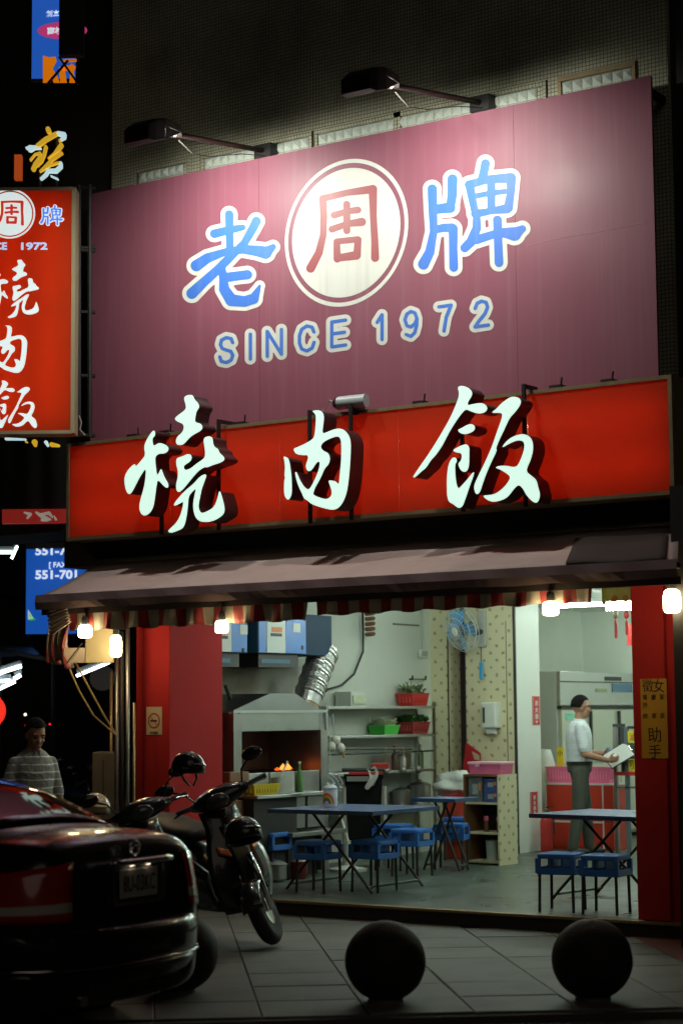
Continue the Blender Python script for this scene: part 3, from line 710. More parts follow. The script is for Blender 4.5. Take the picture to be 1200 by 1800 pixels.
# dark panel laid on the canvas as the shadow at its right end
MB().grid(lambda u, v: canv(.855+.13*u, .25+.72*v, .02+.004*math.sin(u*9)), 14, 6).build('shadow_panel', M_canvd, aw, smooth=True).modifiers.new('solid','SOLIDIFY').thickness = .02
# ropes tied to the side flap
pts0 = [atY(x_, y_, YF+.2) for x_, y_ in ((106,1118),(120,1170),(140,1215),(165,1258),(204,1292))]
t = one(MB().tube(pts0, .009, 6), 'rope', M_rope, 'slack tan rope hanging lower from the awning corner to the poles', 'rope', 'ropes tied to the awning')
pts1 = [atY(x_, y_, YF+.28) for x_, y_ in ((108,1120),(135,1168),(160,1215),(182,1255),(206,1294))]
one(MB().tube(pts1, .009, 6), 'rope', M_rope, 'tauter tan rope running above the slack one to the poles', 'rope', 'ropes tied to the awning')

# ------------------------------------------------------------------ bulbs
E_bulb = emit('warm_bulb', (1,.78,.42), 34.)
def bulb(label, p, r_=.055, ln=.12, cord=.2, m_=None):
    t = thing('hanging_bulb', label, 'light bulb', p, group='bare bulbs under the awning')
    MB().lathe([(r_*.55,ln*.5),(r_*.85,ln*.42),(r_,ln*.2),(r_,-ln*.3),(r_*.82,-ln*.46),(r_*.3,-ln*.5)], 16).build('glass', m_ or E_bulb, t, world=False, smooth=True)
    MB().lathe([(r_*.5,ln*.5),(r_*.55,ln*.55),(r_*.5,ln*.5+.06),(r_*.25,ln*.5+.075)], 12).build('socket', M_dgrey, t, world=False)
    MB().tube([(0,0,ln*.5+.07),(.004,0,ln*.5+cord)], .005, 5).build('cord', M_cable, t, world=False)
    return t
bulb('glowing bulb hanging leftmost beneath the bunched awning corner', atY(150,1110,YF+.02), .058, .11, .12)
bulb('glowing bulb hanging over the red left column corner', atY(390,1102,YF+.012), .055, .10, .12)
bulb('glowing bulb hanging in front of the white ceiling tube', atY(967,1070,YF+.012), .058, .10, .14)
bulb('glowing bulb hanging in front of the right red column', atY(1180,1057,-.55), .062, .17, .14)
bulb('long glowing bulb beside the metal poles left of the column', atY(204,1136,-.55), .052, .19, .14)
# string the wire between bulbs
one(MB().tube([atY(150,1095,YF+.35)+Vector((0,0,.13)), atY(270,1092,YF+.3)+Vector((0,0,.05)), atY(390,1090,YF+.02)+Vector((0,0,.12))], .005, 5), 'bulb_wire', M_cable, 'thin wire strung between the bulbs under the awning', 'wire')
p0 = atY(1060,1014,-.5); p1 = atY(1192,1022,-.55)
one(MB().bar(p0, p1, .03, .03), 'batten', mat('lit_batten', (.45,.33,.2), .6), 'short wooden batten carrying the bulb at the right column', 'batten')

# ------------------------------------------------------------------ left column: poles and signs
for k, (px_, y0_, y1_, r_, m_) in enumerate(((196,1180,1465,.016,M_brass),(206,1108,1480,.021,M_steeld),(215,1110,1480,.02,M_blk),(225,1105,1470,.019,M_steeld),(236,1235,1480,.012,M_brass))):
    a = atY(px_, y0_, -.16-.05*k); b = Vector((a.x, a.y, .0))
    one(MB().tube([b, a], r_, 12), 'pole', m_, ['thin brassy pole leftmost beside the red column','dull steel pole next to the thin brassy one beside the red column','black pole between two metal poles by the red column','grey steel pole closest to the red column','short thin pole against the edge of the red column'][k], 'pole', 'poles beside the left column', smooth=True)
c0 = atY(271.5, 1279, -.004)
t = thing('no_smoking_sign', 'small cream no smoking sign on the left red column', 'sign', c0)
h_ = abs(atY(271,1243,0).z-atY(271,1292,0).z); w_ = atY(285,1270,0).x-atY(258,1270,0).x
MB().box(c0+Vector((0,-.002,atY(271,1267,0).z-c0.z)), (w_,.004,h_)).build('board', mat('cream_card', (.55,.47,.30), .6), t); oc = c0+Vector((0,-.0045,atY(271,1267,0).z-c0.z))
mb = MB(); mb_c = Vector((oc.x, oc.y, oc.z)); disc(mb, mb_c, .055, .07, oc.y, .002, 32); mb.bar(oc+Vector((-.045,-.0015,.045)), oc+Vector((.045,-.0015,-.045)), .012, .002); mb.build('red_ring', mat('print_red', (.45,.05,.03), .6), t)
MB().box(oc+Vector((0,-.0035,0)), (.075,.002,.015)).build('cigarette', M_blk, t)
words('caption', '禁止吸菸', oc+Vector((0,0,-.105)), (1,0,0), (0,0,1), (0,-1,0), .022, mat('print_brown', (.2,.1,.05), .6), t)
# handwritten yellow notice on the right column
c0 = atY(1149, 1263, -.003); w_ = .215; h_ = atY(1149,1193,0).z-atY(1149,1333,0).z
t = thing('handwritten_notice', 'tall yellow handwritten paper notice on the right red column', 'notice', c0)
MB().box(c0+Vector((0,-.001,0)), (w_,.002,h_)).build('paper', mat('yellow_paper', (.55,.30,.03), .65, var=.12), t)
M_ink = mat('black_ink', (.015,.013,.012), .6)
for body, dx, dz, hh in (('徵',-.045,.245,.10),('女',.045,.245,.10),('餐',-.07,.16,.042),('廳',-.0,.16,.042),('家',.07,.16,.042),('外',-.07,.10,.045),('姓',-.07,.02,.04),('郭',0,.02,.04),('薪',.07,.02,.04),('助',.0,-.12,.11),('手',.0,-.245,.10)):
    words('character', body, c0+Vector((dx,-.003,dz)), (1,0,random.uniform(-.05,.12)), (random.uniform(-.12,.06),0,1), (0,-1,0), hh, M_ink, t, bold=-.004, t=.002, wscale=random.uniform(.85,1.1))

# ------------------------------------------------------------------ signs and lights down the street to the left (face the street)
NF = -AH
def frontal(px_, py_, d):
    r_ = ray(px_, py_); return CAM + r_*(d/r_.dot(AH))
def px2m(n, d): return n*d/FPX
D1 = 17.0; s1 = D1/FPX
o1 = frontal(17, 545, D1); hw = 116*s1; hh = 223*s1
t = thing('vertical_light_box', 'tall orange-red light box sign with white calligraphy left of the signboard', 'sign', o1+Vector((0,0,-hh)))
Rf = Matrix((RH, AH, Vector((0,0,1)))).transposed()
def fbox(mb, c, d): return mb.box(c, d, Rf)
M_rface2 = translucent('orange_red_sheet', (.72,.125,.03), .62)
fbox(MB(), o1, (hw*2-.04,.004,hh*2-.04)).build('face_sheet', M_rface2, t)
fr = MB()
for sx in (-1,1): fbox(fr, o1+RH*(sx*(hw-.01))+AH*.10, (.035,.22,hh*2))
for sz in (-1,1): fbox(fr, o1+Vector((0,0,sz*(hh-.01)))+AH*.10, (hw*2-.036,.22,.03))
fr.build('frame', mat('cream_frame', (.50,.46,.28), .5), t)
fbox(MB(), o1+AH*.205, (hw*2-.04,.01,hh*2-.04)).build('back_panel', M_white, t)
E_t2 = emit('sign_tube_2', (1,.93,.80), 6.5)
for dx in (-.36, 0., .36):
    for dz in (-.53, .53): MB().tube([o1+RH*dx+AH*.12+Vector((0,0,dz-.5)), o1+RH*dx+AH*.12+Vector((0,0,dz+.5))], .016, 8).build('lamp_tube', E_t2, t)
E_w = emit('sign_white_print', (.86,1,.98), .72); E_b = emit('sign_blue_print', (.10,.26,.95), .75); E_rp = emit('sign_red_print', (.75,.05,.03), .6)
def fpt(px_, py_, off): return frontal(px_, py_, D1)-AH*off
def put(key_loops, cxp, cyp, hpx, name, m_, off=.004):
    al = np.array([p for lp in key_loops for g in lp for p in g]); lo = al.min(0); hi = al.max(0); sc = hpx*s1/(hi[1]-lo[1]); mid_ = (lo+hi)/2
    oo = fpt(cxp, cyp, off); par = None
    for g in key_loops:
        VF = poly2([[((p[0]-mid_[0])*sc, (p[1]-mid_[1])*sc) for p in lp] for lp in g])
        plate(MB(), VF, oo, RH, (0,0,1), NF, .003).build(name, m_, t)
put(CH2D['shao'], 20, 508, 106, 'calligraphy_stroke', E_w); put(CH2D['rou'], 14, 614, 86, 'calligraphy_stroke', E_w); put(CH2D['fan'], 16, 711, 86, 'calligraphy_stroke', E_w)
def put_strokes(S, off, cxp, cyp, hpx, name, m_, lift, ref=None):
    V, F = strokes2(S, off, 2.2); W3 = np.array([(atY(p[0],p[1],YS).x, atY(p[0],p[1],YS).z) for p in V])
    rf = np.array([(atY(p[0],p[1],YS).x, atY(p[0],p[1],YS).z) for p in (ref or [(a,b) for st in S for a,b,_ in st])]); lo, hi = rf.min(0), rf.max(0)
    sc = hpx*s1/(hi[1]-lo[1]); W3 = (W3-(lo+hi)/2)*sc
    F = [f[::-1] for f in F]
    return plate(MB(), ([tuple(p) for p in W3], F), fpt(cxp, cyp, lift), RH, (0,0,1), NF, .003).build(name, m_, t)
put_strokes(G_pai, 8, 92, 379, 34, 'character', E_w, .004); put_strokes(G_pai, 0, 92, 379, 34, 'character', E_b, .009)
put_strokes(G_lao, 7, -58, 379, 34, 'character', E_w, .004); put_strokes(G_lao, 0, -58, 379, 34, 'character', E_b, .009)
def fdisc(cpx, cpy, r0, r1, lift, name, m_):
    mb = MB(); c = fpt(cpx, cpy, lift); n = 56
    for k in range(n):
        a0_, a1_ = 2*math.pi*k/n, 2*math.pi*(k+1)/n; P = lambda r_, a_: c+RH*(r_*s1*math.cos(a_))+Vector((0,0,r_*s1*math.sin(a_)))
        if r0 == 0: mb.f(mb.v(c), mb.v(P(r1,a0_)), mb.v(P(r1,a1_)))
        else: mb.f(mb.v(P(r0,a0_)), mb.v(P(r1,a0_)), mb.v(P(r1,a1_)), mb.v(P(r0,a1_)))
    return mb.build(name, m_, t)
fdisc(18, 376, 42.5, 45.5, .006, 'ring', E_w); fdisc(18, 376, 0, 40, .006, 'roundel', E_w)
put_strokes(G_zhou, 0, 18, 375, 42, 'character', E_rp, .010)
words('word', 'SINCE', fpt(-12,433,.004), RH, (0,0,1), NF, 14*s1, emit('sign_pale_blue', (.50,.70,1.), .75), t, bold=.035, t=.003, wscale=1.05); words('number', '1972', fpt(61,433,.004), RH, (0,0,1), NF, 14*s1, MATS['sign_pale_blue'], t, bold=.035, t=.003, wscale=1.45)
# steel ladder frame behind it
t = thing('sign_bracket', 'black steel ladder bracket between the two signs', 'bracket', frontal(146,760,17.3))
for px_ in (139, 158): MB().tube([frontal(px_,325,17.3), frontal(px_,768,17.3)], .022, 6).build('upright', M_blk, t)
for py_ in (330, 435, 440, 548, 660, 765): MB().tube([frontal(134,py_,17.3), frontal(168,py_+1,17.3)], .018, 6).build('rung', M_blk, t)
MB().tube([frontal(139,730,17.25), frontal(144,742,17.25), frontal(141,755,17.25), frontal(150,765,17.25)], .006, 5).build('cable', mat('grey_cable', (.45,.42,.36), .6), t)

# neighbouring dark building far left carrying the street signs
nb = thing('neighbour_building', 'dark unlit neighbouring building at the far left', 'building', frontal(-100,1400,34))
c = frontal(-120, 700, 33); 
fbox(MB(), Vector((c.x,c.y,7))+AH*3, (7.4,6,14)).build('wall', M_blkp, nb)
c2 = frontal(150, 1000, 36); fbox(MB(), Vector((c2.x,c2.y,6))+AH*3, (9,5,12)).build('wall', mat('far_wall', (.07,.06,.055), .9, var=.4), nb)
for k, (px_, py_) in enumerate(((-20,880),(60,860),(10,1000),(80,1030),(150,900),(170,1000))):
    fbox(MB(), frontal(px_, py_, 32.9 if k < 4 else 35.9), (.6,.05,.9)).build('window', mat('dark_glass', (.02,.02,.025), .15), nb)
# blue sign, top left
D2 = 17.2; s2 = D2/FPX
def sp(px_, py_, off=0., d=D2): return frontal(px_, py_, d)-AH*off
t = thing('blue_hanging_sign', 'lit blue vertical sign with orange characters at the top left', 'sign', sp(97,150))
E_blue = emit('blue_sign', (.02,.14,.70), .55); E_or = emit('orange_print', (1,.24,.0), .55); E_pk = emit('pink_print', (.75,.06,.26), .5); E_wb = emit('white_print_blue', (.8,.92,1), .6)
fbox(MB(), sp(97,20), (80*s2,.10,260*s2)).build('sign_box', M_blkp, t); fbox(MB(), sp(97,20,.056), (79*s2,.008,258*s2)).build('lit_face', E_blue, t)
words('characters', '創立', sp(95,28,.065), RH+Vector((0,0,.06)), (.02,0,1), NF, 12*s2, E_wb, t, bold=.03)
mb = MB(); c = sp(112,58,.064)
for k in range(32):
    a0_, a1_ = 2*math.pi*k/32, 2*math.pi*(k+1)/32; mb.f(mb.v(c), mb.v(c+RH*(45*s2*math.cos(a0_))+Vector((0,0,16*s2*math.sin(a0_)))), mb.v(c+RH*(45*s2*math.cos(a1_))+Vector((0,0,16*s2*math.sin(a1_)))))
mb.build('pink_oval', E_pk, t); words('characters', '高雄', sp(99,58.5,.068), RH, (0,0,1), NF, 14*s2, E_wb, t, bold=.03)
for P in ([(78,102),(88,105),(100,104),(102,112),(95,125),(104,140),(108,150),(97,150),(92,138),(91,150),(78,150)], [(106,122),(115,121),(120,150),(108,150)], [(113,118),(124,120),(128,116),(136,122),(132,130),(134,150),(124,150),(126,130),(113,128)], [(108,112),(118,108),(137,108),(137,113),(118,114)]):
    mb = MB(); VF = poly2([[(x_, -y_) for x_, y_ in P]]); A = [mb.v(sp(p[0], -p[1], .068)) for p in VF[0]]
    for f in VF[1]: mb.f(*[A[k] for k in f])
    mb.build('orange_stroke', E_or, t)
t = thing('dark_sign_back', 'unlit black box hiding the upper right of the blue sign', 'sign', frontal(126,104,16.7))
fbox(MB(), frontal(127,20,16.7), (44*16.7/FPX,.1,168*16.7/FPX)).build('box', M_blkp, t)
MB().tube([frontal(80,152,16.7), frontal(120,106,16.7)], .012, 5).build('stay_wire', M_blk, t); MB().tube([frontal(104,100,16.7), frontal(138,148,16.7)], .010, 5).build('stay_wire', M_blk, t)
# lit calligraphy character above the light box
G_by = zz([[(560,290,40),(572,325,42)],[(380,580,36),(520,470,38),(700,372,34)],[(770,480,20),(758,500,14)],[(520,600,28),(490,740,25),(440,850,28),(370,930,18)],[(250,830,14),(330,730,14),(420,710,22),(410,800,30),(340,900,35),(300,990,36)],[(790,570,36),(735,650,35),(660,720,14),(560,800,8)],[(800,710,22),(740,740,30),(620,830,25),(560,920,40),(420,1030,14)],[(620,920,14),(700,885,18),(760,880,18)]], 10, 30, 200)
G_bw = zz([[(180,620,15),(250,630,55),(330,610,30),(430,625,12)],[(740,365,35),(840,385,38),(835,430,38),(790,475,18)],[(780,890,30),(780,950,32),(700,1020,35),(560,1020,30),(520,1090,28),(440,1160,22)],[(610,1110,10),(730,1165,12)]], 10, 30, 200)
t = thing('gold_calligraphy_sign', 'lit gold and white calligraphy character above the orange light box', 'sign', sp(82,318,0,18))
for S, m_, nm in ((G_by, emit('gold_letter', (.85,.50,.03), .62), 'gold_stroke'), (G_bw, emit('pale_letter', (.62,.85,.88), .75), 'white_stroke')):
    V, F = strokes2(S, 0, .7); mb = MB(); mb.flat(V, F, lambda p: sp(p[0], p[1], .05, 18), lambda p: sp(p[0], p[1], 0, 18)); mb.build(nm, m_, t)
for k in range(2): MB().tube([sp(70+k*30,240,-.03,18), sp(70+k*30,330,-.03,18)], .015, 5).build('post', M_blk, t)
# low lit orange strip beside it
t = one(fbox(MB(), sp(33,295,0,18.3), (13*18.3/FPX,.08,45*18.3/FPX)), 'orange_lamp_strip', emit('orange_strip', (.8,.12,.02), .35), 'dim orange lit strip left of the gold character', 'sign')
# yellow and white marks under the light box
t = thing('small_lit_letters', 'row of small yellow and white lit marks under the orange light box', 'sign', sp(85,792,0,18))
for x0_, y0_, x1_, y1_, r_, m_ in ((12,772,46,773,2.4,'pale_letter'),(62,778,63,783,5,'gold_letter'),(82,778,85,784,3.2,'pale_letter'),(92,782,104,784,4,'gold_letter'),(47,777,49,778,2,'gold_letter')):
    V, F = strokes2([[(x0_,y0_,r_),(x1_,y1_,r_*.6)]], 0, .6); mb = MB(); mb.flat(V, F, lambda p: sp(p[0], p[1], .03, 18), lambda p: sp(p[0], p[1], 0, 18)); mb.build('lit_mark', MATS[m_], t)
# dark red strip sign with pale brush pattern
t = thing('red_strip_sign', 'narrow dark red strip sign with pale brush marks left of the red sign', 'sign', sp(62,922,0,18.5))
fbox(MB(), sp(62,908,0,18.5), (114*18.5/FPX,.08,25*18.5/FPX)).build('board', emit('dim_red', (.30,.02,.015), .5), t)
for S in ([(45,902,1.5),(55,905,3),(50,912,1.5)],[(66,902,2),(78,910,4),(90,914,2)],[(72,905,1.5),(88,903,3),(94,910,1.5)],[(97,908,1),(100,914,2)],[(76,915,2.5),(86,916,1.5)]):
    V, F = strokes2([S], 0, .6); mb = MB(); mb.flat(V, F, lambda p: sp(p[0], p[1], .055, 18.5), lambda p: sp(p[0], p[1], .045, 18.5)); mb.build('brush_mark', emit('dim_pale', (.4,.36,.30), .5), t)
# blue phone number sign
D3 = 24.; s3 = D3/FPX
t = thing('blue_phone_sign', 'lit blue sign with a phone and fax number behind the awning', 'sign', sp(90,1125,0,D3))
fbox(MB(), sp(105,1040,0,D3), (115*s3,.13,150*s3)).build('sign_box', M_blkp, t); fbox(MB(), sp(105,1040,.072,D3), (114*s3,.010,149*s3)).build('lit_face', emit('blue_sign_2', (.012,.11,.55), .60), t)
fbox(MB(), sp(105,960,0,D3), (117*s3,.2,10*s3)).build('frame_top', mat('grey_frame', (.3,.28,.25), .5), t)
E_wp = emit('white_phone', (.85,.95,1), .8)
words('number', '551-701', sp(101,969,.09,D3), RH, (0,0,1), NF, 16*s3, E_wp, t, bold=.03, wscale=1.12)
words('fax_mark', '[ FAX', sp(104,995,.09,D3), RH, (0,0,1), NF, 12*s3, E_wp, t, bold=.02)
words('number', '551-701', sp(101,1011,.09,D3), RH, (0,0,1), NF, 16*s3, E_wp, t, bold=.03, wscale=1.12)
for P, m_ in (([(52,1072),(62,1088),(52,1090)], emit('white_flag', (.8,.9,.9), .5)), ([(53,1078),(66,1090),(56,1092)], emit('green_flag', (.03,.5,.06), .6))):
    mb = MB(); A = [mb.v(sp(x_, y_, .10, D3)) for x_, y_ in P]; mb.f(*A); mb.build('mark', m_, t)
# fluorescent tubes
E_tube = emit('cold_tube', (.80,.95,1), 7.)
TL = ['slanting fluorescent tube nearest the metal poles', 'short level fluorescent tube left of the blue phone sign', 'short tilted fluorescent tube touching the level one', 'longest fluorescent tube in the cluster at the left edge', 'middle fluorescent tube in the cluster at the left edge', 'lowest fluorescent tube in the cluster above the red lantern', 'small bright tube end in the cluster at the left edge']
for k, (x0_, y0_, x1_, y1_, r_) in enumerate(((135,1188,193,1164,2.6),(-20,971,22,971,2.4),(21,982,31,960,2.2),(-30,1192,38,1171,3.2),(-20,1198,18,1196,2.6),(-20,1220,27,1198,2.6),(26,1193,37,1187,3))):
    d = 22. if k else 20.
    a, b = sp(x0_,y0_,0,d), sp(x1_,y1_,0,d); t = thing('fluorescent_tube', TL[k], 'lamp', (a+b)/2, group='fluorescent tubes down the side street')
    MB().tube([a, b], r_*d/FPX, 10).build('tube', E_tube, t, smooth=True)
    MB().bar(a+Vector((0,0,.05))+AH*.03, b+Vector((0,0,.05))+AH*.03, .06, .04).build('fitting', mat('tube_fitting', (.5,.55,.55), .5), t)
for k, (x0_, y0_, x1_, y1_, lb) in enumerate(((-20,700,118,640,'overhead wire crossing behind the orange light box'),(-20,860,116,812,'drooping dark wire under the orange light box'))):
    a, b = sp(x0_,y0_,0,19.5), sp(x1_,y1_,0,18.5); one(MB().tube([a, a.lerp(b,.5)-Vector((0,0,.05)), b], .012, 5), 'overhead_wire', M_cable, lb, 'wire')
# stall canopy over the cluster
t = thing('stall_canopy', 'dark sloping stall canopy at the left edge above the tubes', 'canopy', sp(30,1230,0,22.5))
mb = MB(); mb.f(*[mb.v(sp(x_,y_,z_,22.5)) for x_, y_, z_ in ((-60,1160,0),(70,1150,0),(20,1128,-1.5),(-60,1128,-1.5))]); mb.build('roof_sheet', mat('canopy_grey', (.25,.28,.28), .4), t)
MB().bar(sp(-10,1140,0,22.4), sp(115,1165,0,22.4), .05, .05).build('edge_beam', M_blk, t)
for px_ in (0, 95): MB().tube([Vector((*sp(px_,1160,0,22.6).xy, 0)), sp(px_,1155,0,22.6)], .03, 6).build('post', M_blk, t)
# red lantern
lp = sp(-3,1250,0,19); t = thing('red_lantern', 'glowing red paper lantern at the left edge', 'lantern', lp)
prof = [(.02,.135)]+[(.075*math.sin(math.pi*(k+1)/18)**.5*(1+.05*(k%2)), .125-.25*(k+1)/18) for k in range(17)]+[(.02,-.135)]
MB().lathe(prof, 18).build('paper_body', emit('lantern_red', (1,.04,.02), .9), t, world=False)
MB().lathe([(.03,.135),(.03,.155)], 10).build('cap', M_blk, t, world=False); MB().tube([(0,0,.15),(0,0,1.2)], .004, 4).build('cord', M_cable, t, world=False)
# distant lamps
for px_, py_, r_, c_, st, lb in ((45,1256,2.2,(1,.72,.4),4,'tiny warm distant lamp above the red ones'),(46,1276,1.8,(1,.03,.05),1.5,'tiny red distant lamp left of the man'),(88,1273,1.8,(1,.03,.05),1.2,'tiny red distant lamp right of the man')):
    one(MB().ell(sp(px_,py_,0,29), (r_*29/FPX,)*3, 8, 6), 'distant_lamp', emit('lamp_'+lb[5:8]+str(px_), c_, st), lb, 'lamp', smooth=True)
# cream soffit panels behind the bulbs, hanging board, round sign, cabinet
t = one(fbox(MB(), frontal(176,1128,17.2), (50*17.2/FPX,.1,75*17.2/FPX)), 'cream_panel', mat('cream_metal', (.50,.42,.24), .5, var=.2), 'cream metal box panel behind the bulbs left of the column', 'panel', bevel=.01)
t = thing('hanging_board', 'pale blank board hanging askew beneath the bulbs', 'board', frontal(131,1165,16.6))
fbox(MB(), frontal(131,1152,16.6), (36*16.6/FPX,.01,26*16.6/FPX)).build('board', mat('pale_board', (.52,.42,.33), .7), t)
MB().tube([frontal(118,1165,16.55), frontal(145,1130,16.55)], .005, 5).build('string', M_blk, t)
t = one(MB().tube([frontal(180,1192,21), frontal(180,1192,21)+AH*.08], 22*21/FPX, 28), 'round_sign', mat('pale_round', (.5,.42,.38), .5), 'dim round sign behind the slanting tube', 'sign')
bb = frontal(182,1392,17.3); t = thing('metal_cabinet', 'dull beige metal cabinet standing left of the poles', 'cabinet', (bb.x,bb.y,0))
hz = frontal(182,1322,17.3).z; fbox(MB(), Vector((bb.x,bb.y,hz/2))+AH*.2, (40*17.3/FPX,.4,hz)).build('body', mat('beige_metal', (.17,.14,.10), .45, .2, var=.3), t, bevel=.01)
fbox(MB(), Vector((bb.x,bb.y,hz/2))-AH*.006, (.005,.008,hz*.9)).build('door_gap', M_blk, t); fbox(MB(), Vector((bb.x,bb.y,hz*.7))+RH*.03-AH*.012, (.015,.02,.08)).build('handle', M_chrome, t)

# ------------------------------------------------------------------ ceiling tubes (shop lamps)
E_ceil = emit('shop_tube', (.82,1.0,.88), 90.)
def ctube(label, a, b):
    a, b = Vector(a), Vector(b)
    t = thing('ceiling_tube', label, 'lamp', (a+b)/2, group='fluorescent tubes on the shop ceiling')
    MB().tube([a, b], .016, 10).build('tube', E_ceil, t, smooth=True)
    MB().bar(a+Vector((0,0,.05)), b+Vector((0,0,.05)), .07, .05).build('fitting', M_white, t)
    for p in (a, b): MB().bar(p+Vector((0,0,.075)), (p.x, p.y, CEIL), .012, .012).build('hanger', M_blk, t)
pa = atY(975,1066,5.2); pb = atY(1112,1065,5.2); ctube('long white ceiling tube glowing above the fridge', pa, (pb.x+.3, pb.y, pa.z))
ctube('ceiling tube over the front table behind the awning', (-.6,1.6,2.86), (.6,1.6,2.86))
ctube('ceiling tube over the right hand table behind the awning', (1.9,1.6,2.86), (3.1,1.6,2.86))
ctube('ceiling tube deeper inside above the grill side', (-.9,3.6,2.86), (.3,3.6,2.86))
ctube('ceiling tube deeper inside on the right', (1.5,4.0,2.86), (2.7,4.0,2.86))

ctube('ceiling tube over the fridge at the very back', (-.4,8.4,2.86), (.9,8.4,2.86))
ctube('ceiling tube over the red counter deep inside', (-.3,6.9,2.86), (.9,6.9,2.86))
ctube('ceiling tube at the far right rear of the shop', (1.6,7.6,2.86), (2.8,7.6,2.86))
# ------------------------------------------------------------------ stools and tables
M_bpl = mat('blue_plastic', (.03,.16,.55), .38, var=.15, scale=8, dirt=.2, dirtcol=(.02,.06,.18))
M_leg = mat('black_leg_paint', (.025,.023,.022), .45)
def make_stool(label):
    t = thing('stool', label, 'stool', (0,0,0), group='blue plastic stools')
    w = .155
    def rr(hw, z, n=4, r_=.035):
        P = []
        for sx, sy, a0_ in ((1,1,0),(-1,1,90),(-1,-1,180),(1,-1,270)):
            for k in range(n+1):
                a = R(a0_+90*k/n); P.append((sx*(hw-r_)+r_*math.cos(a), sy*(hw-r_)+r_*math.sin(a), z))
        return P
    MB().loft([rr(w-.012,.452), rr(w,.446), rr(w+.002,.425), rr(w-.001,.412)]).build('seat', M_bpl, t, world=False, smooth=False)
    mb = MB(); mb.loft([rr(w+.004,.34), rr(w+.006,.335), rr(w+.008,.295), rr(w+.006,.29)], caps=False); mb.loft([rr(w-.012,.29), rr(w-.014,.34)], caps=False)
    mb.build('skirt_band', M_bpl, t, world=False)
    for sx in (-1,1):
        for sy in (-1,1):
            MB().loft([[((w-.004)*sx+dx, (w-.004)*sy+dy, z) for dx, dy in ((-.024,-.024),(.012,-.024),(.012,.012),(-.024,.012))] if sx>0 and sy>0 else
                       [((w-.004)*sx+dx, (w-.004)*sy+dy, z) for dx, dy in ((-.012 if sx<0 else -.024,-.012 if sy<0 else -.024),(.024 if sx<0 else .012,-.012 if sy<0 else -.024),(.024 if sx<0 else .012,.024 if sy<0 else .012),(-.012 if sx<0 else -.024,.024 if sy<0 else .012))] for z in (.30,.415)]).build('corner_post', M_bpl, t, world=False)
            MB().tube([(sx*(w-.015),sy*(w-.015),0),(sx*(w-.02),sy*(w-.02),.31)], .0125, 8).build('leg', M_leg, t, world=False)
    for s_ in (-1,1): MB().box((s_*.05,0,.378),(.018,2*w-.05,.07)).build('web', M_bpl, t, world=False)
    return t
st0 = make_stool('blue stool standing left, half hidden by the scooter')
p = atZ(471,1548,FZ); st0.location = p; st0.rotation_euler = (0,0,.05)
for (px_, py_, zz_, rz, lb) in ((560,1568,FZ,.06,'blue stool in front of the left end of the near table'),(658,1567,FZ,-.05,'blue stool in front of the right end of the near table'),
    (692,1449,FZ+.45,.1,'blue stool behind the near table, seen between its legs'),(724,1540,FZ,.04,'blue stool right behind the near table, beside its right legs'),
    (793,1527,FZ,.35,'blue stool corner-on in front of the wallpapered cabinet'),(812,1511,FZ,.1,'blue stool against the open shelves of the wallpapered cabinet'),
    (986,1499,FZ+.45,.15,'blue stool left of the pair before the right table'),(1063,1502,FZ+.45,.1,'blue stool right of the pair, next to the red column')):
    p = atZ(px_, py_, zz_); dup(st0, (p.x, p.y, FZ), rz, lb)
M_btop = mat('blue_table_top', (.17,.24,.50), .22, var=.08, scale=3, dirt=.15, dirtcol=(.2,.22,.3))
M_bedge = mat('blue_table_edge', (.03,.07,.16), .4)
def make_table(label, w, d, h):
    t = thing('folding_table', label, 'table', (0,0,0), group='blue folding tables')
    MB().box((0,0,h-.012),(w-.012,d-.012,.024)).build('table_top', M_btop, t, world=False, bevel=.004)
    mb = MB()
    for s_ in (-1,1): mb.box((0,s_*(d/2-.004),h-.018),(w,.012,.035)); mb.box((s_*(w/2-.004),0,h-.018),(.012,d-.014,.035))
    mb.build('edge_band', M_bedge, t, world=False)
    for s_ in (-1,1):
        y = s_*(d/2-.14)
        for k in (-1,1):
            MB().tube([(k*(w*.40),y+.012*k,.012),(k*(w*.34),y+.012*k,.09),(-k*(w*.16),y+.012*k,h-.03)], .013, 8).build('leg', M_leg, t, world=False)
        MB().tube([(-w*.2,y,h-.035),(w*.2,y,h-.035)], .011, 6).build('leg_rail', M_leg, t, world=False)
    for k in (-1,1): MB().tube([(k*w*.36,-(d/2-.14),.06),(k*w*.36,d/2-.14,.06)], .011, 6).build('foot_rail', M_leg, t, world=False)
    return t
tc_ = [atZ(*p, .84) for p in ((479,1422),(656,1427),(766,1417),(590,1412))]; ctr = sum(tc_, Vector())/4
tb = make_table('blue folding table in the middle with the rainbow canister on it', 1.12, 1.10, .72); tb.location = (ctr.x, ctr.y, FZ); TB = Vector((ctr.x, ctr.y, FZ+.72))
MB().box(Vector((.05,-.545,.722)), (.05,.03,.003)).build('sticker', mat('pale_sticker', (.6,.6,.5), .6), tb, world=False)
tb2 = make_table('blue folding table cut off by the right red column', 1.25, .95, .72); p = atZ(945,1430,.84); tb2.location = (p.x+.60, p.y+.38, FZ); tb2.rotation_euler = (0,0,R(-6))
tb3 = make_table('blue folding table farther back beside the red bin', .5, .45, .72); p = atZ(782,1402,.84); tb3.location = (p.x, p.y, FZ)

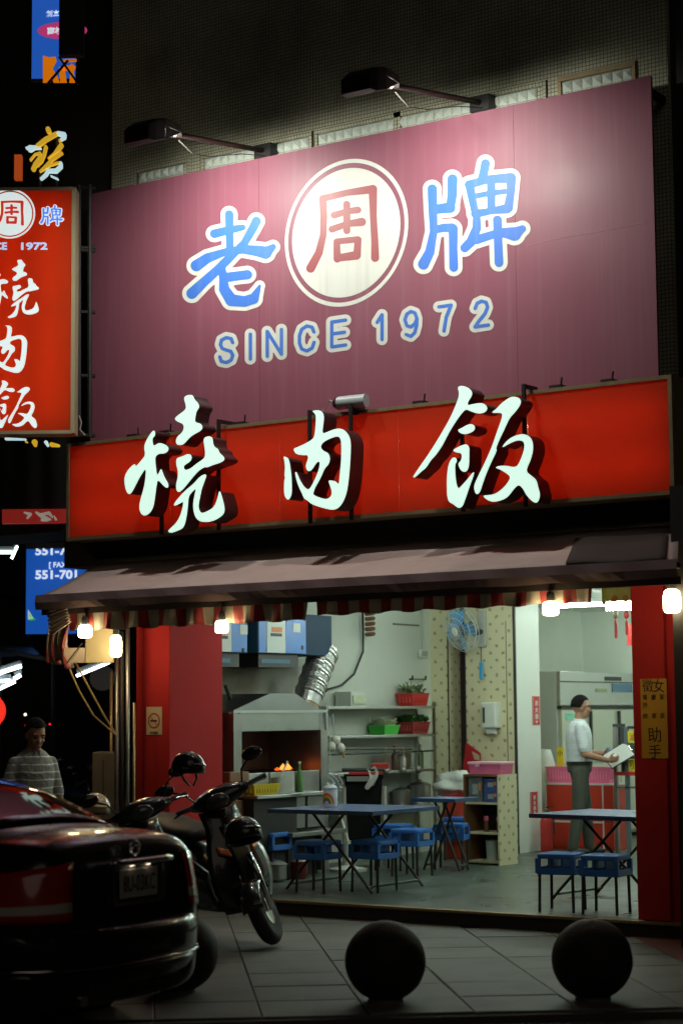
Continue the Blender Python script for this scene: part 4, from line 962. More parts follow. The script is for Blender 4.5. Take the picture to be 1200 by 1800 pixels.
# ------------------------------------------------------------------ rainbow canister on the table
p = atZ(580,1418,.843); t = thing('tissue_canister', 'white canister with a rainbow print on the middle table', 'canister', (p.x,p.y,.842))
MB().lathe([(.062,0),(.066,.01),(.066,.15),(.06,.16)], 24).build('body', mat('white_plastic', (.75,.76,.75), .35), t, world=False, smooth=False, auto=True)
MB().lathe([(.068,.15),(.068,.172),(.05,.19),(.015,.195)], 24).build('lid', mat('pale_blue_lid', (.55,.66,.72), .35), t, world=False, auto=True)
for k, col in enumerate(((.65,.05,.04),(.75,.35,.03),(.65,.60,.05),(.06,.30,.10),(.12,.08,.38))):
    mb = MB(); r0, r1 = .062-.010*k, .072-.010*k-.0002; n = 16; face = math.atan2(-AH.y, -AH.x)-.5
    def cyl(u, z): a = face+u/.066; return (.0672*math.cos(a), .0672*math.sin(a), z)
    for j in range(n):
        a0_, a1_ = math.pi*j/n, math.pi*(j+1)/n
        mb.f(*[mb.v(cyl(r_*math.cos(a), .028+1.35*r_*math.sin(a))) for r_, a in ((r0,a0_),(r1,a0_),(r1,a1_),(r0,a1_))])
    mb.build('rainbow_band', mat('rainbow%d' % k, col, .4), t, world=False)

# ------------------------------------------------------------------ grill under the hood (left wall)
XW = -1.9; XG = -1.22
gy0, gy1 = atX(411,1300,XG).y, atX(576,1300,XG).y
def gz(py_, px_=490): return atX(px_, py_, XG).z
z_top, z_sh, z_pan, z_op, z_cnt = gz(1219), gz(1252), gz(1284), gz(1352), gz(1396)
t = thing('grill_hood', 'stainless extraction hood with sloping shoulders over the grill fire', 'hood', (XG, (gy0+gy1)/2, FZ))
mb = MB(); 
def hring(x): return [(x,gy0,z_pan+.0),(x,gy1,z_pan),(x,gy1,z_sh),(x,gy0+(gy1-gy0)*.70,z_top),(x,gy0+(gy1-gy0)*.42,z_top),(x,gy0,z_sh)]
mb.loft([hring(XG-.06), hring(XW+.005)]).build('canopy', mat('hood_steel', (.27,.275,.27), .36, 1., var=.35, scale=2), t)
MB().bx(XG-.058, XG-.02, gy0+.13, gy1-.13, z_pan-.005, z_sh+.01).build('front_panel', mat('hood_front', (.42,.43,.42), .3, 1., var=.25, scale=3), t, bevel=.004)
MB().bx(XG-.03, XG, gy0, gy1, z_sh-.005, z_sh+.02).build('front_lip', M_steel, t)
for a, b in ((gy0, gy0+.12), (gy1-.12, gy1)): MB().bx(XW+.01, XG, a, b, FZ+.03, z_pan-.001).build('side_panel', M_steeld, t)
MB().bx(XW+.012, XW+.04, gy0+.121, gy1-.121, FZ+.7, z_pan-.001).build('back_panel', mat('sooty_back', (.12,.085,.06), .55, .5, var=.6, scale=4), t)
MB().bx(XG-.06, XG+.005, gy0-.01, gy0+.125, z_pan, z_sh-.01).build('shoulder_trim', M_steeld, t)
t = thing('charcoal_grill', 'low steel charcoal grill with drip trays under the hood', 'grill', (XG, (gy0+gy1)/2, FZ))
zg = gz(1357)
MB().bx(XW+.05, XG-.03, gy0+.13, gy1-.13, zg-.35, zg-.02).build('fire_box', M_steeld, t)
gw = (gy1-gy0-.28)
for k in range(3): MB().bx(XG-.028, XG+.0, gy0+.14+gw*k/3+.01, gy0+.14+gw*(k+1)/3-.01, zg-.22-.01*k, zg-.0).build('drip_tray', [M_steel, mat('dull_tray', (.5,.5,.45), .5, .6), M_steeld][k], t, bevel=.003)
for k in range(9): MB().bar((XW+.06, gy0+.16+gw*k/9, zg), (XG-.04, gy0+.16+gw*k/9, zg), .012, .012).build('grate_bar', M_blk, t)
MB().bx(XW+.05, XG-.05, gy0+.13, gy1-.13, FZ+.001, zg-.352).build('stand', M_dark, t)
fp = atX(497,1352,XG-.25); t = thing('grill_fire', 'small orange flames flickering on the grill', 'fire', fp)
E_fire = emit('flame', (1,.11,.01), 1.2); E_fire2 = emit('flame_core', (1,.24,.03), 2.6)
rf = random.Random(5)
for k in range(6):
    dy = rf.uniform(-.13,.14); hgt = rf.uniform(.05,.09)*(1.1-abs(dy)*4); r_ = rf.uniform(.02,.04)
    MB().lathe([(r_*.6,0),(r_*1.2,hgt*.25),(r_*.9,hgt*.5),(r_*.35,hgt*.8),(.002,hgt)], 7, c=(rf.uniform(-.03,.03),dy,-.01)).build('flame', E_fire2 if k % 3 == 0 else E_fire, t, world=False, smooth=True)
# prep shelf left of the grill with yellow basket and cup
p = atX(462,1396,XG+.02); t = thing('prep_table', 'small steel prep table left of the grill', 'table', (p.x,p.y,FZ))
ph = p.z-FZ; L_ = (atX(503,1396,XG+.02).y-atX(425,1396,XG+.02).y)
MB().box((0,0,ph-.015),(.4,L_,.03)).build('table_top', M_steel, t, world=False, bevel=.004)
MB().box((-.02,0,(ph-.032)/2),(.34,L_-.02,ph-.034)).build('base', M_dark, t, world=False)  # dark block filling in the shade under the table top
PT = Vector((p.x,p.y,p.z))
def basket(mb, w, d, h, taper=.85, th=.006):
    def rg(s_, z, inn=0): return [(-w/2*s_+inn,-d/2*s_+inn,z),(w/2*s_-inn,-d/2*s_+inn,z),(w/2*s_-inn,d/2*s_-inn,z),(-w/2*s_+inn,d/2*s_-inn,z)]
    mb.loft([rg(taper,0), rg(1,h), rg(1.04,h), rg(1.04,h+.012), rg(1,h+.012,th), rg(taper,th,th)])
    return mb
def make_basket(label, p, w, d, h, m_, name='basket', rz=0., cat='basket', grp=None, slots=True):
    t = thing(name, label, cat, p, rz, grp)
    basket(MB(), w, d, h).build('tub', m_, t, world=False)
    if slots:
        mb = MB()
        n = max(4, int(d/.05))
        for s_ in (-1,1): pass
        for k in range(n): 
            y = -d/2*.8+d*.8*(k+.5)/n; xx = w/2*.94
            MB().box((xx,y,h*.52),(.012,.012,h*.5)).build('slot_rib', m_, t, world=False)
        nf = max(4, int(w/.045))
        for k in range(nf): MB().box((-w/2*.8+w*.8*(k+.5)/nf,-d/2*.94,h*.55),(.010,.012,h*.55)).build('slot_rib', mat('rib_tint_'+m_.name, [min(1,c*1.25+.03) for c in m_.node_tree.nodes['Mix'].inputs[7].default_value[:3]], .45), t, world=False)
    return t
M_yel = mat('yellow_plastic', (.75,.58,.03), .4); M_red = mat('red_plastic', (.50,.035,.03), .4, var=.15); M_grn = mat('green_plastic', (.07,.50,.07), .4); M_pink = mat('pink_plastic', (.80,.17,.32), .4)
make_basket('yellow plastic basket on the prep table by the grill', PT+Vector((.02,-L_*.15,0)), .22, L_*.62, .09, M_yel, rz=.03)
t = thing('steel_cup', 'steel cup holding a white brush beside the yellow basket', 'cup', PT+Vector((0,L_*.30,0)))
MB().lathe([(.05,0),(.055,.15),(.051,.15),(.048,.01)], 16).build('cup_body', M_steel, t, world=False, auto=True); MB().tube([(0,0,.05),(.02,.16,.30)], .01, 6).build('brush_handle', M_white, t, world=False)
q = atX(526,1392,XG+.12); t = thing('green_bottle', 'green glass bottle standing on the grill ledge', 'bottle', (q.x,q.y,q.z))
MB().lathe([(.035,0),(.037,.02),(.036,.15),(.014,.22),(.013,.27)], 14).build('bottle_glass', mat('green_glass', (.10,.25,.08), .1), t, world=False, auto=True); MB().lathe([(.015,.271),(.015,.29)], 10).build('cap', M_white, t, world=False)
MB().bx(XG-.02, XG+.2, atX(500,1394,XG+.12).y, atX(560,1394,XG+.12).y, q.z-.03, q.z-.001)
t = one(MB().bx(XG+.002, XG+.22, atX(497,1394,XG+.12).y, atX(566,1394,XG+.12).y, q.z-.035, q.z-.001), 'grill_ledge', M_steel, 'narrow steel ledge in front of the grill', 'shelf', bevel=.004)
for k, (a, b) in enumerate(((500,528),(532,562))):
    y0_, y1_ = atX(a,1430,XG+.1).y, atX(b,1430,XG+.1).y
    one(MB().bx(XG+.02, XG+.16, y0_, y1_, q.z-.34, q.z-.037), 'steel_bin', M_steeld, ['left steel bin under the grill ledge','right steel bin under the grill ledge'][k], 'bin', bevel=.01)
one(MB().bx(XG+.005, XG+.26, atX(505,1410,XG+.2).y, atX(600,1410,XG+.2).y, FZ+.40, FZ+.44), 'low_bench', M_steeld, 'low dull steel bench along the grill wall', 'bench', bevel=.004)
mb = MB(); ps = atX(470,1516,XG+.3)
for k, (px_, r_) in enumerate(((478,.14),(520,.11))):
    q = atX(px_, 1505, XG+.15); t = thing('cooking_pot', ['wide dented pot under the bench behind the left stool','smaller dark red pot under the bench'][k], 'pot', (q.x,q.y,FZ))
    MB().lathe([(r_*.8,0),(r_,.03),(r_,.15),(r_*1.05,.155),(r_*1.05,.165)], 20).build('body', [M_steeld, mat('dark_red_pot', (.16,.02,.02), .35)][k], t, world=False, auto=True)
    MB().lathe([(r_*1.02,.166),(r_*.7,.19),(.02,.205),(.02,.225)], 20).build('lid', M_steeld, t, world=False, auto=True)
# paper pinned by the column
q = atX(400,1338,XW+.35); t = thing('crumpled_flyer', 'white crumpled flyer sticking out beside the red column', 'paper', q)
MB().grid(lambda u, v: (.02*math.sin(u*5+v*3), -.07+.14*u+.03*v, .10-.20*v+.03*math.sin(u*4)), 5, 6).build('sheet', mat('white_paper', (.7,.72,.68), .7), t, world=False).modifiers.new('s','SOLIDIFY').thickness = .002
MB().bx(0,.02,-.03,.03,-.4,-.09).build('clip_stand', M_blk, t, world=False)

# ------------------------------------------------------------------ smoke precipitators and duct
def precip(label, p0, p1, pt, pb):
    X1 = -1.38; y0_, y1_ = atX(p0,1110,X1).y, atX(p1,1110,X1).y; zt_, zb_ = atX((p0+p1)/2,pt,X1).z, atX((p0+p1)/2,pb,X1).z
    t = thing('smoke_filter', label, 'air filter', (X1-.2,(y0_+y1_)/2,zb_), group='smoke filters on the wall')
    MB().bx(XW+.004, X1-.012, y0_-.005, y1_, zb_-.005, zt_).build('casing', mat('teal_casing', (.03,.13,.22), .45), t, bevel=.006)
    ys = y0_+(y1_-y0_)*.16, y0_+(y1_-y0_)*.56
    MB().bx(X1-.012, X1, y0_, ys[0]-.002, zb_, zt_).build('side_strip', mat('filter_blue', (.06,.22,.62), .4), t)
    MB().bx(X1-.012, X1+.004, ys[0], ys[1]-.002, zb_, zt_).build('white_door', mat('filter_white', (.62,.66,.62), .4), t, bevel=.003)
    d = MB().bx(X1-.012, X1+.004, ys[1], y1_, zb_, zt_).build('blue_door', mat('filter_blue', (.06,.22,.62), .4), t, bevel=.003)
    MB().bx(X1+.0045, X1+.008, ys[1]+.12, ys[1]+.24, zt_-.13, zt_-.04).build('label_plate', M_white, d)
    MB().bx(X1+.0045, X1+.012, y1_-.08, y1_-.05, zt_-.30, zt_-.26).build('catch', M_blk, d)
    MB().bx(X1+.0045, X1+.007, ys[0]+.08, ys[1]-.06, zt_-.14, zt_-.09).build('orange_label', mat('orange_print_m', (.75,.22,.03), .5), t)
    for k in range(5): MB().bx(X1+.0045, X1+.008, ys[0]+.06+k*(ys[1]-ys[0]-.12)/5, ys[0]+.06+(k+.8)*(ys[1]-ys[0]-.12)/5, zt_-.18, zt_-.15).build('switch', M_dgrey, t)
    MB().bx(XW+.01, X1-.05, y0_+.06, y1_-.06, zb_-.14, zb_-.006).build('sump', M_blk, t)
    MB().bx(X1-.055, X1-.045, y0_+.1, y1_-.2, zb_-.10, zb_-.06).build('drain_strip', mat('teal_casing', (.03,.13,.22), .45), t)
    return y1_, zb_, zt_
y1_, zb_, zt_ = precip('blue and white smoke filter box mounted above the grill', 455, 537, 1087, 1148)
precip('blue and white smoke filter box cut off by the red column', 372, 434, 1090, 1146)
t = thing('filter_outlet', 'dark blue sheet metal outlet box right of the smoke filter', 'duct', (-1.6, y1_+.3, zb_))
MB().bx(XW+.004, -1.45, y1_+.01, atX(583,1110,-1.45).y, zb_-.01, zt_+.06).build('box', mat('dark_blue_metal', (.008,.032,.07), .6, var=.2, spec=.25), t, bevel=.006)
t = thing('flexible_duct', 'ribbed silver duct rising from the hood to the outlet box', 'duct', atX(545,1228,-1.5))
d0, d1, d2 = atX(538,1238,-1.55), atX(552,1188,-1.55), atX(572,1142,-1.58)
pts = []; rs_ = []
for k in range(41):
    u = k/40; p = (d0*(1-u)**2+d1*2*u*(1-u)+d2*u*u); pts.append(p); rs_.append(.148+(.004 if k % 2 else -.002)+.006*math.sin(k*.9) if k > 5 else .14)
MB().tube(pts, rs_, 20).build('ribbed_sleeve', mat('foil_duct', (.55,.55,.53), .35, .9, var=.3, scale=9), t)
MB().tube([d0-Vector((-.02,.04,.30)), d0, pts[4]], .132, 20).build('collar', mat('copper_collar', (.35,.24,.16), .4, .8, var=.4), t)
one(MB().tube([atX(x_,y_,XW+.03) for x_, y_ in ((637,1068),(638,1110),(638,1145),(622,1185),(600,1205),(575,1212),(562,1225))], .012, 6), 'wall_cable', M_cable, 'dark cable drooping down the pale wall to the duct', 'cable', smooth=True)
q = atX(650,1092,XW+.14); t = thing('hanging_coil', 'brown ribbed coil hanging under the awning edge by the wall', 'coil', q)
for k in range(6): MB().lathe([(.05,-.02),(.062,0),(.05,.02)], 12, c=(0,0,.14-k*.056), M=Matrix.Rotation(.15,3,'X')).build('coil_turn', mat('brown_coil', (.16,.075,.04), .5), t, world=False)
MB().tube([(0,0,.15),(0,0,.55)], .004, 4).build('string', M_cable, t, world=False)
q = atX(741,1149,XW+.02); t = thing('socket_box', 'small pale socket box with conduit on the wall', 'socket', q)
MB().box((.02,0,0),(.04,.16,.09)).build('box', M_white, t, world=False, bevel=.006); MB().box((.041,0,0),(.004,.12,.06)).build('face_plate', mat('socket_grey', (.4,.42,.38), .5), t, world=False)
MB().tube([(.015,0,.045),(.015,0,.6)], .012, 8).build('conduit', mat('conduit_grey', (.5,.52,.47), .5), t, world=False)
q = atX(731,1194,XW+.02); t = thing('wall_hook_rail', 'short metal hook rail on the wall over the shelves', 'hook', q)
MB().tube([(.03,-.14,0),(.03,.14,0)], .008, 6).build('rail', M_steeld, t, world=False)
for s_ in (-1,1): MB().tube([(0,s_*.14,0),(.04,s_*.14,0),(.04,s_*.14,.04)], .012, 6).build('end_bracket', M_blk, t, world=False)
one(MB().bx(XW+.001, XW+.012, atX(690,1097,XW).y, atX(735,1097,XW).y, atX(700,1099,XW).z, atX(700,1096,XW).z), 'wall_scuff_strip', mat('dark_scuff', (.2,.17,.12), .7), 'thin dark strip fixed high on the pale wall', 'strip')

# ------------------------------------------------------------------ wall shelves
XS = -1.62; sy0, sy1 = atX(577,1240,XS).y, atX(764,1240,XS).y
t = thing('wall_shelves', 'stainless wall shelves with baskets right of the hood', 'shelf', (XS, (sy0+sy1)/2, FZ))
SZ = [atX(700,1241,XS).z, atX(700,1291,XS).z, atX(700,1354,XS).z, FZ+.55]
for z in SZ: MB().bx(XW+.006, XS, sy0, sy1, z-.03, z).build('shelf', M_steel, t, bevel=.004)
for y in (sy1-.03,): 
    for x in (XS-.02, XW+.03): MB().bx(x-.012, x+.012, y+.03, y+.055, FZ, SZ[0]+.05).build('post', M_steel, t)
MB().bx(XS-.03, XS-.006, sy0-.03, sy0-.003, FZ, SZ[0]).build('post', M_steel, t)
MB().tube([(XS-.03, atX(605,1317,XS).y, atX(605,1316,XS).z), (XS-.03, atX(727,1316,XS).y, atX(727,1316,XS).z)], .015, 8).build('gas_pipe', mat('gas_pipe', (.12,.12,.11), .5, .5), t)
MB().tube([(XS-.03, sy0, atX(605,1326,XS).z), (XS-.03, sy1, atX(605,1326,XS).z)], .009, 8).build('rail', M_blk, t)
MB().bx(XW+.007, XW+.02, sy0+.3, sy1-.1, SZ[2]+.01, atX(605,1330,XS).z).build('splash_panel', M_steel, t)
MB().bx(XW+.007, XW+.02, sy0+.3, sy1-.1, SZ[3]+.01, SZ[2]-.04).build('splash_panel', mat('dull_panel', (.42,.45,.42), .5), t)
def onshelf(px_, k, dx=-.14): p = atX(px_, 1241, XS+dx); return Vector((XS+dx, p.y, SZ[k]+.001))
p = onshelf(617,0); t = thing('clear_box', 'clear box of pale noodles on the top shelf', 'box', p)
basket(MB(), .2, .30, .14, .95).build('tub', mat('clear_plastic', (.72,.75,.68), .3), t, world=False); MB().box((.11,0,.07),(.004,.24,.09)).build('front_window', mat('pale_green_noodle', (.55,.62,.42), .6, var=.3, scale=30), t, world=False)
def veg(mb, c, w, d, n, r_, seed, up=.5):
    rr_ = random.Random(seed)
    for k in range(n):
        p = Vector(c)+Vector((rr_.uniform(-w,w), rr_.uniform(-d,d), rr_.uniform(0,r_*up*2))); a = rr_.uniform(0,6.28); e = Vector((math.cos(a), math.sin(a), rr_.uniform(.1,1.1))).normalized()*r_*rr_.uniform(.7,1.5); s_ = e.cross(Vector((0,0,1))).normalized()*r_*.35
        mid_ = p+e*.55+Vector((0,0,.01)); mb.f(mb.v(p), mb.v(mid_+s_), mb.v(p+e), mb.v(mid_-s_))
    return mb
t = make_basket('red basket of upright scallions on the top shelf', onshelf(725,0), .22, .34, .13, M_red)
mb = veg(MB(), (0,0,.12), .07, .13, 50, .09, 3, .3)
for k in range(14): mb.tube([(random.uniform(-.06,.06), random.uniform(-.15,.1), .1), (random.uniform(-.05,.05), random.uniform(-.18,.15), .2+random.uniform(0,.07))], .006, 5)
tag(mb.build('scallions', mat('pale_scallion', (.25,.33,.17), .6, var=.4), t, world=False), kind='stuff')
t = make_basket('green basin heaped with pale cabbage on the middle shelf', onshelf(674,1), .22, .30, .09, M_grn, name='basin', cat='basin', slots=False)
tag(veg(MB(), (0,0,.07), .08, .11, 140, .06, 4).build('cabbage', mat('pale_cabbage', (.66,.70,.48), .6, var=.2), t, world=False), kind='stuff')
t = make_basket('dark red basket of leafy greens on the middle shelf', onshelf(724,1), .24, .36, .12, mat('dark_red_plastic', (.28,.03,.03), .45))
tag(veg(MB(), (0,0,.10), .1, .15, 220, .07, 5).build('leafy_greens', mat('leaf_green', (.05,.16,.035), .5, var=.4, scale=20), t, world=False), kind='stuff')
p = atX(590,1312,XS+.05); t = thing('garlic_bundle', 'hanging white garlic bundle with a yellow tag by the hood', 'garlic', p)
for a, b in ((0,.06),(.05,-.02),(-.05,0)): MB().ell((a*.5,a,b),(.05,.05,.055),12,8).build('bulb', mat('garlic_white', (.68,.66,.58), .5), t, world=False, smooth=True)
MB().tube([(0,0,.06),(0,-.02,.2),(0,-.05,.33)], .007, 5).build('string', M_white, t, world=False); MB().tube([(0,-.10,.3),(0,-.11,0),(0,-.1,-.16)], .006, 5).build('string', M_white, t, world=False)
MB().bar((.03,.05,0),(.03,.11,-.12),.02,.01).build('yellow_tag', M_yel, t, world=False)
# black trolley bin with towel
p = atZ(640,1524,FZ); t = thing('trolley_bin', 'black plastic trolley bin with a red rimmed lid and rag', 'bin', (p.x,p.y,FZ), YAW)
zt_ = 1.0; mb = MB()
def rg(w, d, z): return [(-w,-d,z),(w,-d,z),(w,d,z),(-w,d,z)]
MB().loft([rg(.15,.15,.12), rg(.19,.18,.90), rg(.20,.19,.905), rg(.20,.19,.94)]).build('body', mat('matt_black', (.010,.010,.010), .7, spec=.1), t, world=False, bevel=.01)
MB().box((0,0,.985),(.44,.40,.03)).build('lid', M_blk, t, world=False, bevel=.01); MB().box((.02,-.2,.955),(.34,.02,.025)).build('red_rim', M_red, t, world=False)
MB().box((.17,.05,1.02),(.18,.1,.06)).build('red_tray', M_red, t, world=False, bevel=.008)
MB().box((-.06,-.205,.90),(.22,.012,.05)).build('label_strip', mat('grey_strip', (.3,.3,.28), .5), t, world=False)
MB().grid(lambda u, v: (.03+.09*u+.03*math.sin(v*4), -.19-.035*math.sin(v*2.2)-.01*math.sin(u*7+v*5), 1.01-.20*v-.02*math.sin(u*5)), 6, 9).build('rag', mat('white_rag', (.6,.6,.56), .8), t, world=False, smooth=True)
for sx in (-.20,.21): MB().tube([(sx,-.17,.02),(sx,-.17,.82)], .022, 8).build('post', mat('pale_post', (.5,.48,.4), .5), t, world=False)
for sx in (-.14,.14): MB().tube([(sx-.02,0,.06),(sx+.02,0,.06)], .06, 14).build('wheel', M_blk, t, world=False)
# pedestal fan
p = atZ(612,1531,FZ); t = thing('pedestal_fan', 'white pedestal fan with a round wire guard behind the table', 'fan', (p.x,p.y,FZ), YAW)
MB().lathe([(.19,0),(.19,.025),(.10,.04),(.035,.06),(.03,.3)], 24).build('base', M_white, t, world=False, auto=True); MB().tube([(0,0,.28),(-.15,0,.80)], .018, 10).build('stem', M_white, t, world=False)
hc = Vector((-.21,-.06,.83)); 
def wire_fan(t, hc, r_, fwd, mg, mbl, nb, hubm):
    z = Vector(fwd).normalized(); x = z.cross(Vector((0,0,1))).normalized(); y = z.cross(x); Mx = Matrix((x,y,z)).transposed()
    mb = MB()
    for rr_, dz in ((1,0),(.82,.05),(.6,.075),(.35,.09),(.97,-.05),(.7,-.075)): mb.tube([hc+Mx@Vector((r_*rr_*math.cos(a),r_*rr_*math.sin(a),dz)) for a in np.linspace(0,6.2832,25)], .0028, 4, cap=False)
    for k in range(30):
        a = 2*math.pi*k/30; c_, s_ = math.cos(a), math.sin(a)
        mb.tube([hc+Mx@Vector((r_*q_*c_, r_*q_*s_, dz)) for q_, dz in ((.16,.092),(.35,.09),(.6,.075),(.82,.05),(1,0),(.7,-.075),(.3,-.085))], .0016, 3, cap=False)
    tag(mb.build('guard', mg, t, world=False), kind='stuff')
    for k in range(nb):
        a = 2*math.pi*k/nb; mb = MB()
        def bl_(u, v): ang = a+(v-.5)*(1.05-.15*u); rad = r_*(.14+.72*u); return hc+Mx@Vector((rad*math.cos(ang), rad*math.sin(ang), .05*(v-.5)*(.5+u)))
        o = mb.grid(bl_, 6, 6).build('blade', mbl, t, world=False, smooth=True)
    MB().lathe([(.02,.075),(.045,.06),(.05,-.06),(.06,-.16),(.03,-.20)], 16, c=hc, M=Mx).build('motor', hubm, t, world=False, auto=True)
    MB().lathe([(.002,.105),(.045,.10),(.05,.085)], 16, c=hc, M=Mx).build('badge', M_white, t, world=False)
wire_fan(t, hc, .165, (-.15,-1,.05), M_ali, mat('grey_blade', (.35,.4,.4), .4), 3, M_white)
# ------------------------------------------------------------------ wall fan on the papered pier
q = atY(809,1107,PY-.38); t = thing('wall_fan', 'wall fan with blue blades in a wire guard on the papered pier', 'fan', q)
bw = atY(849,1110,PY)-q
wire_fan(t, Vector((0,0,0)), .255, (-.35,-1,-.30), mat('white_wire', (.7,.75,.75), .4), mat('blue_blade', (.10,.33,.62), .3), 4, mat('dark_motor', (.12,.13,.14), .4))
MB().tube([(0.05,.12,.02), bw*.75+Vector((0,0,-.02)), bw+Vector((0,-.03,.0))], .03, 8).build('arm', M_dgrey, t, world=False)
MB().box(bw+Vector((0,-.025,.03)),(.10,.045,.42)).build('wall_plate', mat('pale_plate', (.5,.5,.46), .5), t, world=False, bevel=.01)
MB().tube([bw+Vector((0,-.06,-.18)), bw+Vector((0,-.06,-.36))], .005, 5).build('pull_cord', M_cable, t, world=False); pull = bw+Vector((0,-.06,-.44)); MB().box(pull,(.045,.03,.19)).build('remote_switch', mat('light_blue_plastic', (.07,.36,.65), .4), t, world=False, bevel=.008)
# towel dispenser
q = atY(869,1257,PY); t = thing('towel_dispenser', 'white paper towel dispenser on the papered pier', 'dispenser', q)
MB().box((0,-.075,0),(.185,.148,.29)).build('case', mat('dispenser_white', (.74,.77,.70), .35), t, world=False, bevel=.02, seg=3); MB().box((-.055,-.152,.0),(.022,.006,.17)).build('window_slot', M_blk, t, world=False)
MB().box((.0,-.08,-.175),(.11,.06,.055)).build('paper', mat('white_paper', (.7,.72,.68), .7), t, world=False)
# red folder / menu on top of the cabinet area
q = atY(831,1327,PY-.15); t = thing('red_folder', 'red folder leaning upright beside the dark doorway', 'folder', q)
mb = MB(); mb.flat([(-.13,-.20),(.10,-.20),(.10,.02),(-.08,.14)], [(0,1,2,3)], lambda p: (p[0],-.02,p[1]), lambda p: (p[0],0,p[1])); mb.build('cover', mat('red_card', (.42,.02,.025), .45), t, world=False)
mb = MB(); mb.flat([(.0,.04),(.09,.0),(.10,-.06),(.03,-.05)], [(0,3,2,1)], lambda p: (p[0],-.026,p[1]), lambda p: (p[0],-.0215,p[1])); mb.build('pale_print', mat('pale_print', (.45,.36,.24), .6, var=.5, scale=40), t, world=False)
# ------------------------------------------------------------------ papered cabinet with open shelves
kc = [atZ(822,1512,FZ), atZ(881,1522,FZ), atZ(911,1520,FZ)]
k0 = kc[1]; w_ = .44; dK = .34; hK = atY(881,1362,k0.y).z-FZ
t = thing('shelf_cabinet', 'open shelf cabinet with wallpapered side at the doorway', 'cabinet', (k0.x-w_/2, k0.y+dK/2, FZ), -.06)
MB().box((w_/2-.01,0,hK/2),(.02,dK,hK)).build('papered_side', M_paper, t, world=False); MB().box((-w_/2+.01,0,hK/2),(.02,dK,hK)).build('side', M_wood, t, world=False); MB().box((0,dK/2-.008,hK/2),(w_-.042,.014,hK-.01)).build('back', mat('dark_cabinet_back', (.05,.03,.02), .7), t, world=False)
SHZ = (.03, hK*.35, hK*.68)
for k, z in enumerate((.03, hK*.35, hK*.68, hK-.011)): MB().box((0,-.004,z),(w_-.042,dK-.03,.022)).build('shelf', M_wood if k == 3 else mat('cream_shelf', (.55,.48,.30), .5), t, world=False)
KC = WM[t.name]
def kb(x, y, z): return KC @ Vector((x, y, z))
for k, (x, zz_, w2, h2, m_, lb) in enumerate(((-.09,SHZ[2]+.012,.17,.26,mat('grey_box', (.12,.14,.14), .5, var=.8, scale=25),'grey printed carton on the cabinet top shelf'),(.10,SHZ[2]+.012,.17,.12,mat('blue_box', (.05,.08,.24), .5, var=.6, scale=25),'lower blue carton on the cabinet top shelf'),(.10,SHZ[2]+.133,.17,.12,mat('blue_box', (.05,.08,.24), .5, var=.6, scale=25),'upper blue carton on the cabinet top shelf'))):
    t2 = thing('carton', lb, 'carton', kb(x,-.04,zz_), -.06); MB().box((0,0,h2/2),(w2,.2,h2)).build('box', m_, t2, world=False, bevel=.003); MB().box((.0,-.102,h2*.5),(w2*.4,.003,h2*.4)).build('printed_panel', mat('box_print', (.3,.34,.34), .5, var=.5, scale=40), t2, world=False); MB().box((w2*.32,-.102,h2*.6),(w2*.16,.003,h2*.3)).build('orange_print', mat('orange_print_m', (.75,.22,.03), .5), t2, world=False)
for k, (x, lb) in enumerate(((.0,'pink capped bottle on the left of the middle cabinet shelf'),(.155,'pink capped bottle on the right of the middle cabinet shelf'))):
    t2 = thing('sauce_bottle', lb, 'bottle', kb(x,-.08,SHZ[1]+.011)); MB().lathe([(.026,0),(.027,.09),(.02,.11)], 14).build('bottle', mat('amber_sauce', (.10,.05,.03), .2), t2, world=False, auto=True); MB().lathe([(.024,.111),(.024,.15),(.015,.16)], 14).build('cap', M_pink, t2, world=False, auto=True)
t2 = thing('paper_tub', 'pale tub on the bottom cabinet shelf', 'tub', kb(.05,-.05,SHZ[0]+.011)); MB().lathe([(.06,0),(.07,.2),(.074,.205),(.06,.20)], 18).build('tub', mat('pale_tub', (.4,.45,.42), .5), t2, world=False, auto=True)
t2 = thing('pink_box', 'pink plastic storage box on top of the papered cabinet', 'box', kb(.03,-.02,hK+.001), -.06)
MB().loft([[(sx*.20*s_,sy*.12*s_,z) for sx,sy in ((-1,-1),(1,-1),(1,1),(-1,1))] for s_,z in ((.94,0),(1,.10))]).build('tub', M_pink, t2, world=False, bevel=.005); MB().box((0,0,.115),(.42,.26,.028)).build('lid', mat('pale_pink', (.85,.42,.52), .4), t2, world=False, bevel=.006); MB().box((-.08,-.135,.09),(.045,.015,.03)).build('latch', mat('pale_pink', (.85,.42,.52), .4), t2, world=False)
t2 = thing('small_carton', 'small olive carton beside the pink box', 'carton', kb(-.19,.05,hK+.001)); MB().box((0,0,.055),(.10,.1,.11)).build('box', mat('olive_card', (.25,.2,.06), .6), t2, world=False)
